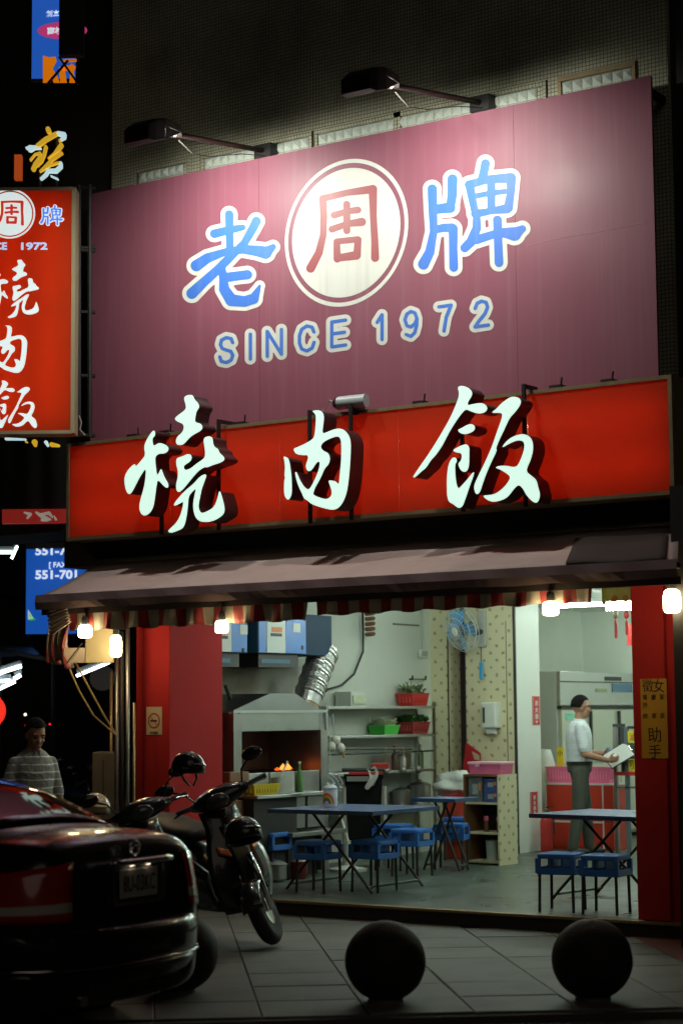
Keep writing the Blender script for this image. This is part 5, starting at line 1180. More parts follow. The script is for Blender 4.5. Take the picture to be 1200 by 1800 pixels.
# red bins with a plastic bag
p = atZ(790,1512,FZ); t = thing('red_bin', 'tall orange-red plastic bin under a white plastic bag', 'bin', (p.x-.05,p.y+.35,FZ))
hb = atY(790,1406,p.y+.35).z-FZ
for k in range(3): MB().lathe([(.20,hb*k/3+.004),(.215,hb*(k+.95)/3)], 28).build('tub_section', mat('orange_red_plastic', (.55,.06,.02), .4), t, world=False, auto=True)
MB().lathe([(.225,hb+.001),(.235,hb+.06),(.215,hb+.062),(.21,hb+.01)], 28).build('red_basin', mat('bright_red', (.62,.02,.015), .35), t, world=False, auto=True)
t = thing('plastic_bag', 'bulging white plastic bag resting on the red bin', 'bag', (p.x-.05,p.y+.35,FZ+hb+.06))
from mathutils import noise as mnoise
mb = MB(); n, m2 = 30, 18; rows = []
for i in range(m2+1):
    th = math.pi*i/m2; row = []
    for j in range(n):
        a = 2*math.pi*j/n; u = Vector((math.sin(max(th,.01))*math.cos(a), math.sin(max(th,.01))*math.sin(a), -math.cos(th)))
        k = 1+.55*(mnoise.noise(u*1.7+Vector((3,1,7)))) + .30*abs(mnoise.noise(u*4.1)) + .12*mnoise.noise(u*9)
        row.append((u.x*.26*k-.05, u.y*.20*k, max(-.01, .09+u.z*.135*k)))
    rows.append(row)
mb.loft(rows).build('bag_film', mat('white_bag', (.68,.71,.66), .45, var=.08, bump=.5, bscale=25), t, world=False, smooth=True)
# ------------------------------------------------------------------ fire signs and extinguisher on the white side
xw_ = pxs[3]+.002
for px_, y0_, y1_, lb in ((941.5,1224,1274,'red fire extinguisher sign high on the white wall end'),(938,1392,1432,'red fire extinguisher sign low on the white wall end')):
    a, b = atX(px_, y0_, xw_), atX(px_, y1_, xw_); c = (a+b)/2; t = thing('fire_sign', lb, 'sign', c)
    h_ = a.z-b.z; wS = .17; MB().box((.002,0,0),(.004,wS,h_)).build('board', mat('sign_red', (.5,.03,.03), .45), t, world=False)
    mb = MB(); 
    for s_ in (-1,1): mb.box((.0045,s_*(wS/2-.012),0),(.002,.004,h_-.02))
    mb.build('border', M_wtxt, t, world=False)
    for k, ch in enumerate('滅火器'): words('character', ch, c+Vector((.0045,0,h_*(.26-.235*k))), (0,1,0), (0,0,1), (1,0,0), h_*.19, M_wtxt, t, bold=.02, wscale=1.1)
    mb = MB(); mb.flat([(-.03,-.36*h_),(.03,-.36*h_),(0,-.46*h_)], [(0,2,1)], lambda q_: (.007,q_[0],q_[1]), lambda q_: (.0045,q_[0],q_[1])); mb.build('arrow', M_wtxt, t, world=False)
p = atZ(946,1503,FZ); t = thing('fire_extinguisher', 'red fire extinguisher standing at the foot of the white wall end', 'extinguisher', (pxs[3]+.12,PY+.42,FZ))
MB().lathe([(.065,0),(.07,.02),(.07,.34),(.05,.40),(.02,.42)], 18).build('cylinder', M_red, t, world=False, auto=True); MB().lathe([(.02,.42),(.025,.47),(.015,.48)], 12).build('valve', M_steeld, t, world=False); MB().tube([(0,0,.46),(.09,0,.42),(.10,0,.2)], .012, 6).build('hose', M_cable, t, world=False); MB().bar((0,0,.49),(.10,0,.51),.02,.01).build('handle', M_blk, t, world=False)
# ------------------------------------------------------------------ fridge
FX = -1.0; fy0 = 7.0; fy1 = 9.3; fzt = atX(982,1180,FX).z
t = thing('fridge', 'tall stainless commercial fridge at the back behind the man', 'fridge', (FX-.2,(fy0+fy1)/2,FZ))
MB().bx(-1.85, FX-.03, fy0, fy1, FZ+.05, fzt).build('cabinet', mat('fridge_side', (.5,.53,.5), .45, .3, var=.08), t, bevel=.008)
MB().bx(FX-.029, FX+.02, fy0, fy1, atX(1030,1240,FX).z, fzt).build('top_panel', M_steel, t, bevel=.004)
MB().bx(FX+.021, FX+.03, fy0, fy1, atX(1030,1200,FX).z, atX(1030,1198,FX).z).build('panel_groove', M_blk, t)
MB().bx(FX+.021, FX+.028, 8.35, 8.9, atX(1090,1217,FX).z, atX(1090,1202,FX).z).build('display', mat('blue_display', (.05,.12,.2), .2), t)
MB().bx(FX+.021, FX+.026, 8.15, 8.6, atX(1090,1197,FX).z, atX(1090,1190,FX).z).build('dark_label', M_blk, t)
MB().bx(FX+.021, FX+.026, 7.9, 8.2, atX(1070,1217,FX).z, atX(1070,1211,FX).z).build('label_plate', mat('olive_label', (.2,.25,.12), .5), t)
MB().bx(FX-.029, FX+.035, fy0, fy1, atX(1030,1246,FX).z, atX(1030,1241,FX).z).build('door_rail', M_blk, t)
dz1 = atX(1030,1247,FX).z
for k in range(3):
    a, b = fy0+.03+k*.76, fy0+.03+(k+1)*.76-.02
    d = MB().bx(FX-.029, FX+.02, a, b, FZ+.95, dz1).build('door', mat('fridge_door', (.60,.62,.52), .30, .6, var=.06), t, bevel=.004); MB().bx(FX+.021, FX+.05, b-.05, b-.015, FZ+1.1, dz1-.02).build('handle', M_blk, d)
    MB().bx(FX-.029, FX+.02, a, b, FZ+.1, FZ+.94).build('door', mat('fridge_door', (.60,.62,.52), .30, .6, var=.06), t, bevel=.004)
MB().bx(FX+.021, FX+.024, 7.12, 7.34, atX(990,1266,FX).z, atX(990,1254,FX).z).build('green_sticker', mat('mint_sticker', (.2,.55,.4), .5, var=.6, scale=20), t)
# ------------------------------------------------------------------ red counter with baskets
YC = 6.5; c0, c1 = atY(957,1376,YC), atY(1076,1376,YC); ch = c0.z-FZ; mz = atY(957,1443,YC).z
t = thing('red_counter', 'red laminate counter with white edge strips behind the man', 'counter', ((c0.x+c1.x)/2,YC,FZ))
M_lam = mat('red_laminate', (.50,.04,.02), .35, var=.08); M_ed = mat('white_edge', (.7,.7,.66), .4)
MB().bx(c0.x, c1.x, YC+.01, YC+.35, FZ+.002, c0.z-.02).build('carcass', M_lam, t)
xm = atY(1058,1376,YC).x
for a, b in ((c0.x+.02, xm-.01), (xm+.01, c1.x)):
    MB().bx(a, b, YC, YC+.009, mz+.012, c0.z-.024).build('front_panel', M_lam, t); MB().bx(a, b, YC, YC+.009, FZ+.03, mz-.012).build('front_panel', M_lam, t)
MB().bx(c0.x, c1.x, YC-.006, YC+.35, c0.z-.019, c0.z).build('top', M_ed, t); MB().bx(c0.x, c0.x+.018, YC-.004, YC+.009, FZ+.002, c0.z-.02).build('edge_strip', M_ed, t); MB().bx(xm-.008, xm+.008, YC-.004, YC+.009, FZ+.002, c0.z-.02).build('edge_strip', M_ed, t); MB().bx(c0.x+.019, xm-.009, YC-.004, YC+.009, mz-.01, mz+.01).build('edge_strip', M_ed, t)
zc = c0.z+.001
for px_, lb in ((988,'pink basket on the counter left of the man'),(1052,'pink basket on the counter right of the man')):
    q = atY(px_,1376,YC+.12); make_basket(lb, (q.x,YC+.14,zc), .36, .18, .17, M_pink)
q = atY(983,1340,YC+.25); t = thing('yellow_note', 'upright yellow note behind the left pink basket', 'note', (q.x,YC+.27,zc)); MB().box((0,0,.20),(.09,.01,.40)).build('card', mat('note_yellow', (.80,.66,.03), .6), t, world=False); words('character', '小', WM[t.name] @ Vector((0,-.006,.33)), (1,0,0), (0,0,1), (0,-1,0), .07, M_ink, t)
t = thing('white_sack', 'white plastic sack beside the counter', 'bag', (c0.x-.12,YC+.25,FZ))
rows = []
for i in range(11):
    th = i/10; row = [((.17+.02*math.sin(3*j+i))*math.sin(math.pi*min(.95,.15+th*.8))**.6*math.cos(2*math.pi*j/16), .15*math.sin(math.pi*min(.95,.15+th*.8))**.6*math.sin(2*math.pi*j/16), 1.12*th+.01*math.sin(j*2)) for j in range(16)]; rows.append(row)
MB().loft(rows).build('sack_film', mat('white_bag', (.68,.71,.66), .45), t, world=False, smooth=True)
# glass display rack with yellow notes, right
q0 = atY(1078,1495,6.0); t = thing('display_rack', 'dark framed display rack with yellow notes beside the right column', 'rack', (q0.x+.35,6.1,FZ))
rx_, rz_t = [atY(p_,1300,6.0).x-(q0.x+.35) for p_ in (1079,1093,1099,1118)], atY(1090,1278,6.0).z-FZ
for k, x in enumerate(rx_[:3]): MB().bx(x-.02, x+.02, -.1, -.06, 0 if k != 1 else .9, rz_t if k else rz_t).build('upright', [M_steeld, M_dgrey, mat('blue_grey_frame', (.12,.15,.17), .4)][k], t, world=False)
MB().bx(rx_[0]-.02, rx_[2]-.022, -.1, -.06, rz_t+.001, rz_t+.035).build('top_bar', M_dgrey, t, world=False); MB().bx(rx_[2]+.022, rx_[3]+.25, -.1, -.06, rz_t-.02, rz_t+.01).build('top_bar', M_dgrey, t, world=False)
for z0_, z1_, ch_ in ((1285,1305,'滷'),(1335,1355,'小')):
    za, zb2 = atY(1108,z1_,6.0).z-FZ, atY(1108,z0_,6.0).z-FZ; MB().bx(rx_[2]+.03, rx_[3]+.2, -.11, -.105, za, zb2).build('yellow_note', mat('note_yellow', (.80,.66,.03), .6), t, world=False); words('character', ch_, WM[t.name] @ Vector((rx_[2]+.09,-.112,(za+zb2)/2)), (1,0,0), (0,0,1), (0,-1,0), .08, mat('red_ink', (.5,.1,.03), .6), t)
MB().bx(rx_[2]+.03, rx_[3]+.2, -.08, -.07, atY(1108,1334,6.0).z-FZ, atY(1108,1306,6.0).z-FZ).build('food_panel', mat('food_panel', (.10,.16,.09), .4, var=.8, scale=18), t, world=False)
MB().bx(rx_[0], rx_[3]+.3, -.12, .2, .86, .90).build('red_shelf', M_red, t, world=False); MB().bx(rx_[0], rx_[3]+.3, -.1, .2, .72, .74).build('steel_shelf', M_steel, t, world=False)
t = thing('blue_bottle', 'small blue capped bottle on the counter beyond the clipboard', 'bottle', (atY(1069,1370,YC+.2).x,YC+.2,zc)); MB().lathe([(.03,0),(.032,.3),(.02,.36)], 14).build('bottle', M_white, t, world=False, auto=True); MB().lathe([(.024,.361),(.024,.40)], 12).build('cap', mat('light_blue_plastic', (.07,.36,.65), .4), t, world=False)
# hanging ornaments
for px_, y0_, y1_, m_, lb in ((1081,1074,1122,M_gold,'gold topped red tassel hanging below the tube'),(1100,1074,1116,M_red,'red knotted tassel hanging right of the gold one')):
    q = atY(px_, y0_, 5.); zl = q.z-atY(px_, y1_, 5.).z; t = thing('tassel', lb, 'tassel', q, group='lucky tassels')
    MB().ell((0,0,-.04),(.032,.02,.045),8,6).build('knot', m_, t, world=False, smooth=True); MB().lathe([(.008,-.09),(.016,-.12),(.016,-zl+.02),(.012,-zl)], 8).build('fringe', M_red, t, world=False); MB().tube([(0,0,0),(0,0,CEIL-q.z)], .003, 4).build('string', M_red, t, world=False)
q = atY(1109,1116,5.4); t = thing('red_framed_picture', 'small red framed picture cut by the right column', 'picture', q); MB().box((.05,0,0),(.2,.015,.22)).build('frame', M_red, t, world=False); MB().box((.06,-.009,0),(.10,.004,.15)).build('print', M_wtxt, t, world=False); words('character', '福', q+Vector((.055,-.012,0)), (1,0,0), (0,0,1), (0,-1,0), .09, M_ink, t, bold=.02); MB().tube([(.05,0,.11),(.05,0,CEIL-q.z)], .003, 4).build('string', M_red, t, world=False)
q = atY(1092,1034,1.2); t = thing('lucky_banner', 'yellow lucky banner with red character hanging under the lintel', 'banner', q)
MB().grid(lambda u, v: (-.15+.30*u, .012*math.sin(u*6), .12-.22*v), 8, 4).build('cloth', mat('banner_yellow', (.72,.74,.22), .6, var=.15), t, world=False).modifiers.new('s','SOLIDIFY').thickness = .003
words('character', '招', q+Vector((-.01,-.02,.05)), (1,0,0), (0,0,1), (0,-1,0), .09, mat('print_red', (.45,.05,.03), .6), t, bold=.03); MB().box((.11,-.016,.05),(.04,.004,.13)).build('red_motif', M_red, t, world=False); MB().box((-.165,-.006,.0),(.03,.012,.26)).build('rod', mat('banner_green', (.6,.66,.1), .5), t, world=False)
for dx in (-.06,.04): MB().ell((dx,-.02,-.085),(.03,.01,.03),8,6).build('ingot', mat('ingot_orange', (.7,.30,.08), .4), t, world=False)
MB().tube([(0,0,.12),(0,0,CEIL-q.z)], .004, 4).build('string', M_red, t, world=False)

# ------------------------------------------------------------------ kitchen clutter on the lower shelves and rail
yy = lambda px_: atX(px_, 1300, XS-.12).y
for k, (px_, r_, h_, m_, lb) in enumerate(((705,.10,.15,M_steeld,'dented steel pot left on the lowest wall shelf'),(738,.12,.20,M_steel,'bright steel stock pot right on the lowest wall shelf'))):
    t = thing('stock_pot', lb, 'pot', (XS-.13, yy(px_), SZ[3]+.001)); MB().lathe([(r_*.92,0),(r_,.02),(r_,h_),(r_*1.06,h_+.005),(r_*1.06,h_+.015)], 22).build('body', m_, t, world=False, auto=True); MB().lathe([(r_*1.03,h_+.016),(r_*.6,h_+.04),(.02,h_+.05),(.022,h_+.07)], 22).build('lid', M_steeld, t, world=False, auto=True)
for k, (px_, h_, c_, lb) in enumerate(((690,.24,(.10,.05,.03),'brown sauce bottle left on the counter shelf'),(704,.20,(.55,.50,.40),'pale bottle in the middle of the counter shelf'),(735,.27,(.08,.12,.05),'tall green bottle right on the counter shelf'))):
    t = thing('kitchen_bottle', lb, 'bottle', (XS-.10, yy(px_), SZ[2]+.001)); MB().lathe([(.036,0),(.038,.01),(.038,h_*.62),(.014,h_*.82),(.013,h_)], 14).build('glass', mat('kb%d' % k, c_, .2), t, world=False, auto=True); MB().lathe([(.016,h_+.001),(.016,h_+.025)], 10).build('cap', [M_red, M_yel, M_white][k], t, world=False)
zr = atX(680,1316,XS).z
for k, (px_, lb) in enumerate(((660,'ladle hanging left on the gas pipe'),(690,'strainer hanging in the middle of the gas pipe'),(716,'ladle hanging right on the gas pipe'))):
    t = thing('hanging_ladle', lb, 'utensil', (XS-.005, yy(px_), zr), group='utensils on the pipe'); MB().tube([(0,0,.02),(.015,0,.0),(.01,0,-.20)], .006, 6).build('handle', M_steeld, t, world=False); MB().ell((.02,0,-.24),(.035,.045,.045),12,8).build('bowl', M_steeld, t, world=False, smooth=True)
one(MB().tube([atX(x_,y_,-1.6) for x_, y_ in ((396,1205),(404,1225),(410,1250),(408,1275),(398,1290),(394,1320))], .018, 8), 'black_hose', M_cable, 'black hose looping down the wall behind the red column', 'hose', smooth=True)
q = atX(402,1420,-1.3); t = thing('plastic_crate', 'brown plastic crate stacked behind the red column', 'crate', (-1.35, q.y, FZ))
for k in range(4): MB().box((0,0,.13+k*.26),(.36,.30,.24)).build('crate_tier', mat('brown_crate', (.20,.10,.05), .6, var=.3), t, world=False, bevel=.01)

# ------------------------------------------------------------------ sphere bollards
M_stone = mat('dark_granite', (.026,.023,.021), .6, var=.7, scale=30, bump=.5, bscale=90, spec=.25, dirt=.4, dirtcol=(.04,.034,.03))
for k, (px_, py_, d_, lb) in enumerate(((313,1662,11.8,'dark stone ball bollard half hidden behind the car bumper'),(677,1688,11.35,'dark stone ball bollard in the middle of the pavement'),(1040,1690,11.35,'dark stone ball bollard at the right in front of the column'))):
    c = atD(px_, py_, d_); r_ = 71*d_/FPX
    t = thing('ball_bollard', lb, 'bollard', (c.x,c.y,0), group='stone ball bollards along the kerb')
    mb = MB().ell((0,0,r_*.985),(r_,r_,r_*.985),56,36)
    for v_ in mb.V:
        u = (v_-Vector((0,0,r_*.985)))/r_; k_ = mnoise.noise(u*2.3+Vector((k*5,1,2)))*.012+mnoise.noise(u*9+Vector((k,4,k)))*.005-max(0,mnoise.noise(u*5+Vector((2,k*3,1)))-.45)*.06
        v_ += u*(k_*r_)
    mb.build('ball', M_stone, t, world=False, smooth=True)
    MB().lathe([(r_*.45,.0),(r_*.42,.03)], 24).build('footing', M_slab, t, world=False)

# ------------------------------------------------------------------ parked car (rear view)
M_car = mat('black_car_paint', (.014,.012,.012), .24, var=.1, scale=3, spec=.4, coat=.55, rvar=.2)
M_glass = mat('tinted_glass', (.012,.012,.014), .05, spec=.8, var=.05)
M_trim = mat('black_trim', (.015,.015,.015), .5); M_tyre = mat('tyre_rubber', (.018,.018,.018), .8, bump=.3); M_rim = mat('alloy_rim', (.35,.35,.36), .3, .9)
rc = atD(232, 1560, 10.25)
car = thing('parked_car', 'black saloon car parked at the left seen from behind', 'car', (rc.x, rc.y, -.05), R(93))
st = ((0,.58,.99),(.05,.665,1.075),(.16,.735,1.10),(.36,.79,1.115),(.65,.825,1.11),(1.0,.875,1.02),(1.7,.88,1.0),(2.5,.88,.98),(3.2,.875,.97),(3.9,.85,.90),(4.3,.78,.80),(4.42,.64,.68))
def cring(y, w, zt_, f=1., lean=0.):
    P = [(0,.24),(w*.86,.24),(w*.97,.36),(w,.55),(w*.995,.75),(w*.965,.90),(w*.88,zt_-.045),(w*.62,zt_-.006),(w*.3,zt_+.006),(0,zt_+.01)]
    L = [(x*f, y+lean*(z-.6), .6+(z-.6)*f) for x, z in P]
    return L[:1]+[(x, yy, z) for x, yy, z in L[1:-1]]+L[-1:]+[(-x, yy, z) for x, yy, z in L[-2:0:-1]]
rings = [cring(-.012,.48,.93,.85,.10), cring(0,.60,1.02,.97,.10)]+[cring(y, w, z) for y, w, z in st[1:]]
MB().loft(rings).build('body', M_car, car, world=False, smooth=True, sub=2)
gst = ((.52,.66,1.09),(.64,.665,1.15),(1.02,.65,1.31),(1.45,.63,1.40),(1.9,.62,1.43),(2.5,.62,1.42),(2.95,.67,1.27),(3.4,.72,1.02))
def gring(y, w, zt_):
    P = [(w+.06,.96),(w+.035,1.02 if zt_ > 1.06 else zt_-.02),(w*.985,zt_-.055),(w*.90,zt_-.015),(w*.5,zt_+.008),(0,zt_+.014)]
    L = [(x, y, z) for x, z in P]; return L+[(-x, y, z) for x, y, z in L[-2::-1]]
MB().loft([gring(*g) for g in gst], closed=True).build('cabin', M_car, car, world=False, smooth=True, sub=2)
def gsurf(y):
    for (y0,w0,z0),(y1,w1,z1) in zip(gst, gst[1:]):
        if y <= y1: u = (y-y0)/(y1-y0); return w0+(w1-w0)*u, z0+(z1-z0)*u
def rwin(u, v):
    y = .62+(1.36-.62)*v; w, z = gsurf(y); x = (u*2-1)*w*(.86-.06*v)
    return (x, y-.012, z+.022-.045*(abs(u*2-1))**2.5)
MB().grid(rwin, 14, 10).build('rear_window', M_glass, car, world=False, smooth=True).modifiers.new('s','SOLIDIFY').thickness = .004
for s_ in (-1,1):
    mb = MB()
    def sw(u, v):
        y = 1.15+1.5*u; w, z = gsurf(y); zb2 = 1.03; zt2 = z-.09
        return (s_*((w+.052)*(1-v)+(w*.985+.014)*v), y, zb2*(1-v)+zt2*v)
    mb.grid(sw, 10, 4).build('side_window', M_glass, car, world=False, smooth=True)
# bumper sweep
plan = [(.87,1.2),(.85,.75),(.82,.45),(.765,.24),(.68,.085),(.56,-.015),(.36,-.085),(0,-.115)]; plan = plan+[(-x, y) for x, y in plan[-2::-1]]
def sweep(prof, name, m_, sm=True, sub=1):
    mb = MB(); rg_ = []
    for k, (x, y) in enumerate(plan):
        a = Vector(plan[max(k-1,0)]); b = Vector(plan[min(k+1,len(plan)-1)]); t_ = (b-a).normalized(); n_ = Vector((-t_.y, t_.x)); 
        if n_.dot(Vector((x, y-.6))) < 0: n_ = -n_
        rg_.append([(x+n_.x*o_, y+n_.y*o_, z) for o_, z in prof])
    return mb.loft(rg_, closed=True).build(name, m_, car, world=False, smooth=sm, sub=sub)
sweep([(-.10,.655),(-.012,.650),(.012,.62),(.016,.54),(.006,.46),(-.005,.45),(-.10,.45)], 'bumper', M_car)
sweep([(-.10,.447),(-.004,.445),(.006,.42),(-.03,.33),(-.12,.31)], 'bumper_skirt', M_car)
sweep([(.006,.462),(.014,.458),(.014,.45),(.004,.446)], 'bumper_strip', M_chrome, sub=0)
# number plate recess with chrome lip
RY = -.035
rec = MB().box((0,RY+.02,.855),(.46,.05,.22)).build('plate_recess', M_trim, car, world=False, bevel=.015)
MB().loft([[(x, RY-.035+.03*abs(x)**1.5-dy, z) for dy, z in ((0,.945),(.022,.955),(.024,.975),(0,.985))] for x in np.linspace(-.25,.25,9)]).build('chrome_strip', M_chrome, car, world=False, smooth=True)
for s_ in (-1,1): MB().bar((s_*.235,RY-.014,.95),(s_*.21,RY-.014,.755),.018,.02).build('chrome_side', M_chrome, rec, world=False)
MB().bar((-.21,RY-.014,.75),(.21,RY-.014,.75),.012,.016).build('chrome_lower_edge', M_chrome, rec, world=False)
pl = MB().box((0,RY-.012,.852),(.32,.006,.15)).build('number_plate', mat('plate_white', (.75,.74,.70), .3, .5, dirt=.2), car, world=False, bevel=.004)
for s_ in (-1,1): MB().box((s_*.07,RY-.018,.944),(.03,.012,.004)).build('added_plate_lamp', emit('added_plate_lamp', (1,.80,.55), 7.), rec, world=False)  # small emitters added to brighten the plate; the car's own lights are off
V, F, w_ = norm2(text2('8U-03KC', 1, .0)); s_ = .075
plate(MB(), ([(x*s_*.66, y*s_*1.15) for x, y in V], F), (0,RY-.0155,.852), (1,0,0), (0,0,1), (0,-1,0), .002).build('plate_digits', mat('plate_ink', (.03,.03,.035), .4), pl, world=False)
em = MB(); n = 24
for a0_, r0, r1 in ((0,.033,.045),): 
    em.tube([(.039*math.cos(a), -.018, .035+1.0+.039*math.sin(a)) for a in np.linspace(0,6.2832,n)], .006, 6, cap=False)
em.tube([(-.03,-.018,1.025),(-.01,-.02,1.045),(.012,-.02,1.04),(.03,-.018,1.05)], .005, 5).build('round_emblem', M_chrome, car, world=False, smooth=True)
for s_ in (-1,1):
    mb = MB()
    def tl_(u, v):
        k = u*4; i = min(3, int(k)); f_ = k-i
        P = [(.50,-.008),(.61,.022),(.695,.095),(.755,.20),(.80,.36)]; x = P[i][0]+(P[i+1][0]-P[i][0])*f_; y = P[i][1]+(P[i+1][1]-P[i][1])*f_
        z = .69+(.30-.06*u)*v; return (s_*(x+.006-.035*v*v), y-.012+.03*v, z)
    mb.grid(tl_, 8, 6); 
    o = mb.build('tail_light', [mat('tail_red', (.42,.02,.015), .2, coat=1.), mat('tail_clear', (.55,.50,.46), .15, coat=1.)], car, world=False, smooth=True); o.modifiers.new('s','SOLIDIFY').thickness = .01
    for p_ in o.data.polygons:
        if p_.center.z < .78 and p_.center.z > .73: p_.material_index = 1
    for y in (.95,3.6):
        c = (s_*.73, y, .31); wh = MB().lathe([(.20,-.10),(.29,-.10),(.31,-.07),(.31,.07),(.29,.10),(.20,.10)], 28, c=c, M=Matrix.Rotation(R(90),3,'Y')).build('wheel', M_tyre, car, world=False, auto=True)
        MB().lathe([(.02,.085*s_),(.19,.085*s_),(.205,.06*s_)], 24, c=c, M=Matrix.Rotation(R(90),3,'Y')).build('rim', M_rim, wh, world=False)
MB().tube([(-.45,.1,.30),(-.45,-.05,.29)], .03, 12).build('exhaust', M_chrome, car, world=False)
MB().bx(-.65,.65,.4,4.2,.18,.28).build('underbody', M_trim, car, world=False)

# ------------------------------------------------------------------ scooters
M_sblk = mat('black_scooter_plastic', (.014,.014,.015), .22, coat=.6, var=.2); M_sgrey = mat('charcoal_scooter', (.022,.023,.025), .25, coat=.6); M_seat = mat('black_vinyl', (.02,.02,.02), .5, bump=.2)
def make_scooter(label, body, steer, lean_dir=1):
    t = thing('scooter', label, 'scooter', (0,0,0), group='parked scooters')
    ax = Vector((0,.30,.98)); axl = Vector((0,.60,.22)); dirv = (ax-axl).normalized()
    T = Matrix.Translation(axl) @ Matrix.Rotation(steer, 4, dirv) @ Matrix.Translation(-axl)
    def B(): return MB()
    def S(): return MB(T)
    My = Matrix.Rotation(R(90),3,'Y')
    fw = S().lathe([(.15,-.04),(.19,-.05),(.215,-.025),(.22,0),(.215,.025),(.19,.05),(.15,.04)], 32, c=axl, M=My).build('front_wheel', M_tyre, t, world=False, smooth=True)
    S().lathe([(.12,-.03),(.152,-.035),(.152,.035),(.12,.03)], 24, c=axl, M=My).build('rim', M_rim, fw, world=False)
    for k in range(5):
        a = 2*math.pi*k/5; S().bar(axl+Vector((0,.03*math.cos(a),.03*math.sin(a))), axl+Vector((0,.14*math.cos(a),.14*math.sin(a))), .025, .03, up=(1,0,0)).build('spoke', M_rim, fw, world=False)
    S().lathe([(.06,-.045),(.09,-.043),(.09,-.038),(.06,-.036)], 20, c=axl, M=My).build('brake_disc', M_chrome, fw, world=False)
    for s_ in (-1,1): S().tube([axl+Vector((s_*.065,0,0)), axl+Vector((s_*.065,-.10,.26)), axl+Vector((s_*.05,-.14,.38))], [.018,.02,.024], 10).build('fork_leg', M_chrome, t, world=False, smooth=True)
    fd = S(); 
    fd.loft([[axl+Vector((x, (.245-.02*abs(x)/.07)*math.cos(a), (.245-.03*(abs(x)/.07)**2)*math.sin(a))) for x in (-.075,-.06,-.03,0,.03,.06,.075)] for a in np.linspace(R(25), R(150), 12)], closed=False, caps=False)
    fd.build('front_fender', body, t, world=False, smooth=True).modifiers.new('s','SOLIDIFY').thickness = .006
    # leg shield
    def shield(u, v):
        z = .24+.68*v; w = .155+.09*math.sin(math.pi*min(1,v*1.1+.10)); x = (u*2-1)*w; y = .50-.20*v-.07*(abs(u*2-1))**2+.05*math.sin(math.pi*v)
        return (x, y, z)
    ls = B().grid(shield, 12, 12).build('leg_shield', body, t, world=False, smooth=True); ls.modifiers.new('s','SOLIDIFY').thickness = .03
    B().grid(lambda u, v: (((u*2-1)*(.05+.03*v)), .512-.15*v+.04*math.sin(math.pi*v), .40+.42*v), 6, 8).build('front_panel', M_sgrey, ls, world=False, smooth=True).modifiers.new('s','SOLIDIFY').thickness = .02
    for s_ in (-1,1): 
        B().grid(lambda u, v: (s_*(.09+.07*u), .475-.05*u-.03*v, .62+.05*v+.03*u), 4, 3).build('indicator', mat('amber_lens', (.5,.12,.01), .2), ls, world=False, smooth=True).modifiers.new('s','SOLIDIFY').thickness = .02
        B().grid(lambda u, v: (s_*(.185+.02*math.sin(v*3)), .05+.30*u-.08*v, .28+.36*v-.12*u*v), 6, 6).build('side_cowl', M_sgrey, t, world=False, smooth=True).modifiers.new('s','SOLIDIFY').thickness = .03
    # handlebar assembly
    hb_ = Vector((0,.27,1.0))
    S().loft([[hb_+Vector((x, dy, dz)) for dy, dz in ((.10*f_,.0),(.07*f_,.05*f_),(0,.065*f_),(-.07*f_,.04*f_),(-.08*f_,-.02*f_),(0,-.06*f_),(.08*f_,-.05*f_))] for x, f_ in ((-.22,.35),(-.15,.8),(-.07,1.15),(0,1.25),(.07,1.15),(.15,.8),(.22,.35))]).build('handlebar_cover', body, t, world=False, smooth=True)
    S().ell(hb_+Vector((0,.12,.0)), (.085,.04,.055), 16, 10).build('headlight', mat('headlight_lens', (.06,.065,.07), .08, coat=1.), t, world=False, smooth=True)
    for s_ in (-1,1):
        S().tube([hb_+Vector((s_*.2,-.01,0)), hb_+Vector((s_*.34,-.05,.0))], .018, 10).build('grip', M_seat, t, world=False)
        S().tube([hb_+Vector((s_*.20,.03,.01)), hb_+Vector((s_*.26,.05,.01)), hb_+Vector((s_*.35,.03,-.005))], .006, 6).build('brake_lever', M_chrome, t, world=False)
        S().tube([hb_+Vector((s_*.18,0,.03)), hb_+Vector((s_*.22,.02,.12)), hb_+Vector((s_*.30,.03,.17))], .007, 6).build('mirror_stem', M_sblk, t, world=False)
        mr = S().ell(hb_+Vector((s_*.335,.03,.19)), (.075,.022,.045), 16, 10).build('mirror', M_sblk, t, world=False, smooth=True)
        S().ell(hb_+Vector((s_*.335,.011,.19)), (.064,.006,.037), 16, 8).build('mirror_glass', M_chrome, mr, world=False, smooth=True)
    # floor, body, seat
    B().loft([[(x*w, y, z) for x, z in ((-1,.25),(1,.25),(1.05,.30),(.9,.335),(-.9,.335),(-1.05,.30))] for y, w in ((.45,.13),(.30,.17),(.05,.17),(-.12,.15))]).build('floorboard', M_sblk, t, world=False)
    def bring(y, w, z0, z1): return [(-w*.7,y,z0),(w*.7,y,z0),(w,y,z0+(z1-z0)*.35),(w*.95,y,z0+(z1-z0)*.75),(w*.7,y,z1),(-w*.7,y,z1),(-w*.95,y,z0+(z1-z0)*.75),(-w,y,z0+(z1-z0)*.35)]
    B().loft([bring(-.02,.10,.30,.62), bring(-.15,.15,.30,.68), bring(-.40,.17,.38,.72), bring(-.70,.15,.48,.76), bring(-.92,.08,.60,.77)]).build('rear_body', body, t, world=False, smooth=True, sub=1)
    def sring(y, w, z): return [(-w,y,z-.05),(w,y,z-.05),(w*1.02,y,z),(w*.85,y,z+.045),(0,y,z+.055),(-w*.85,y,z+.045),(-w*1.02,y,z)]
    B().loft([sring(.0,.09,.71), sring(-.08,.13,.745), sring(-.30,.155,.755), sring(-.42,.15,.79), sring(-.70,.13,.81), sring(-.85,.08,.80)]).build('seat', M_seat, t, world=False, smooth=True, sub=1)
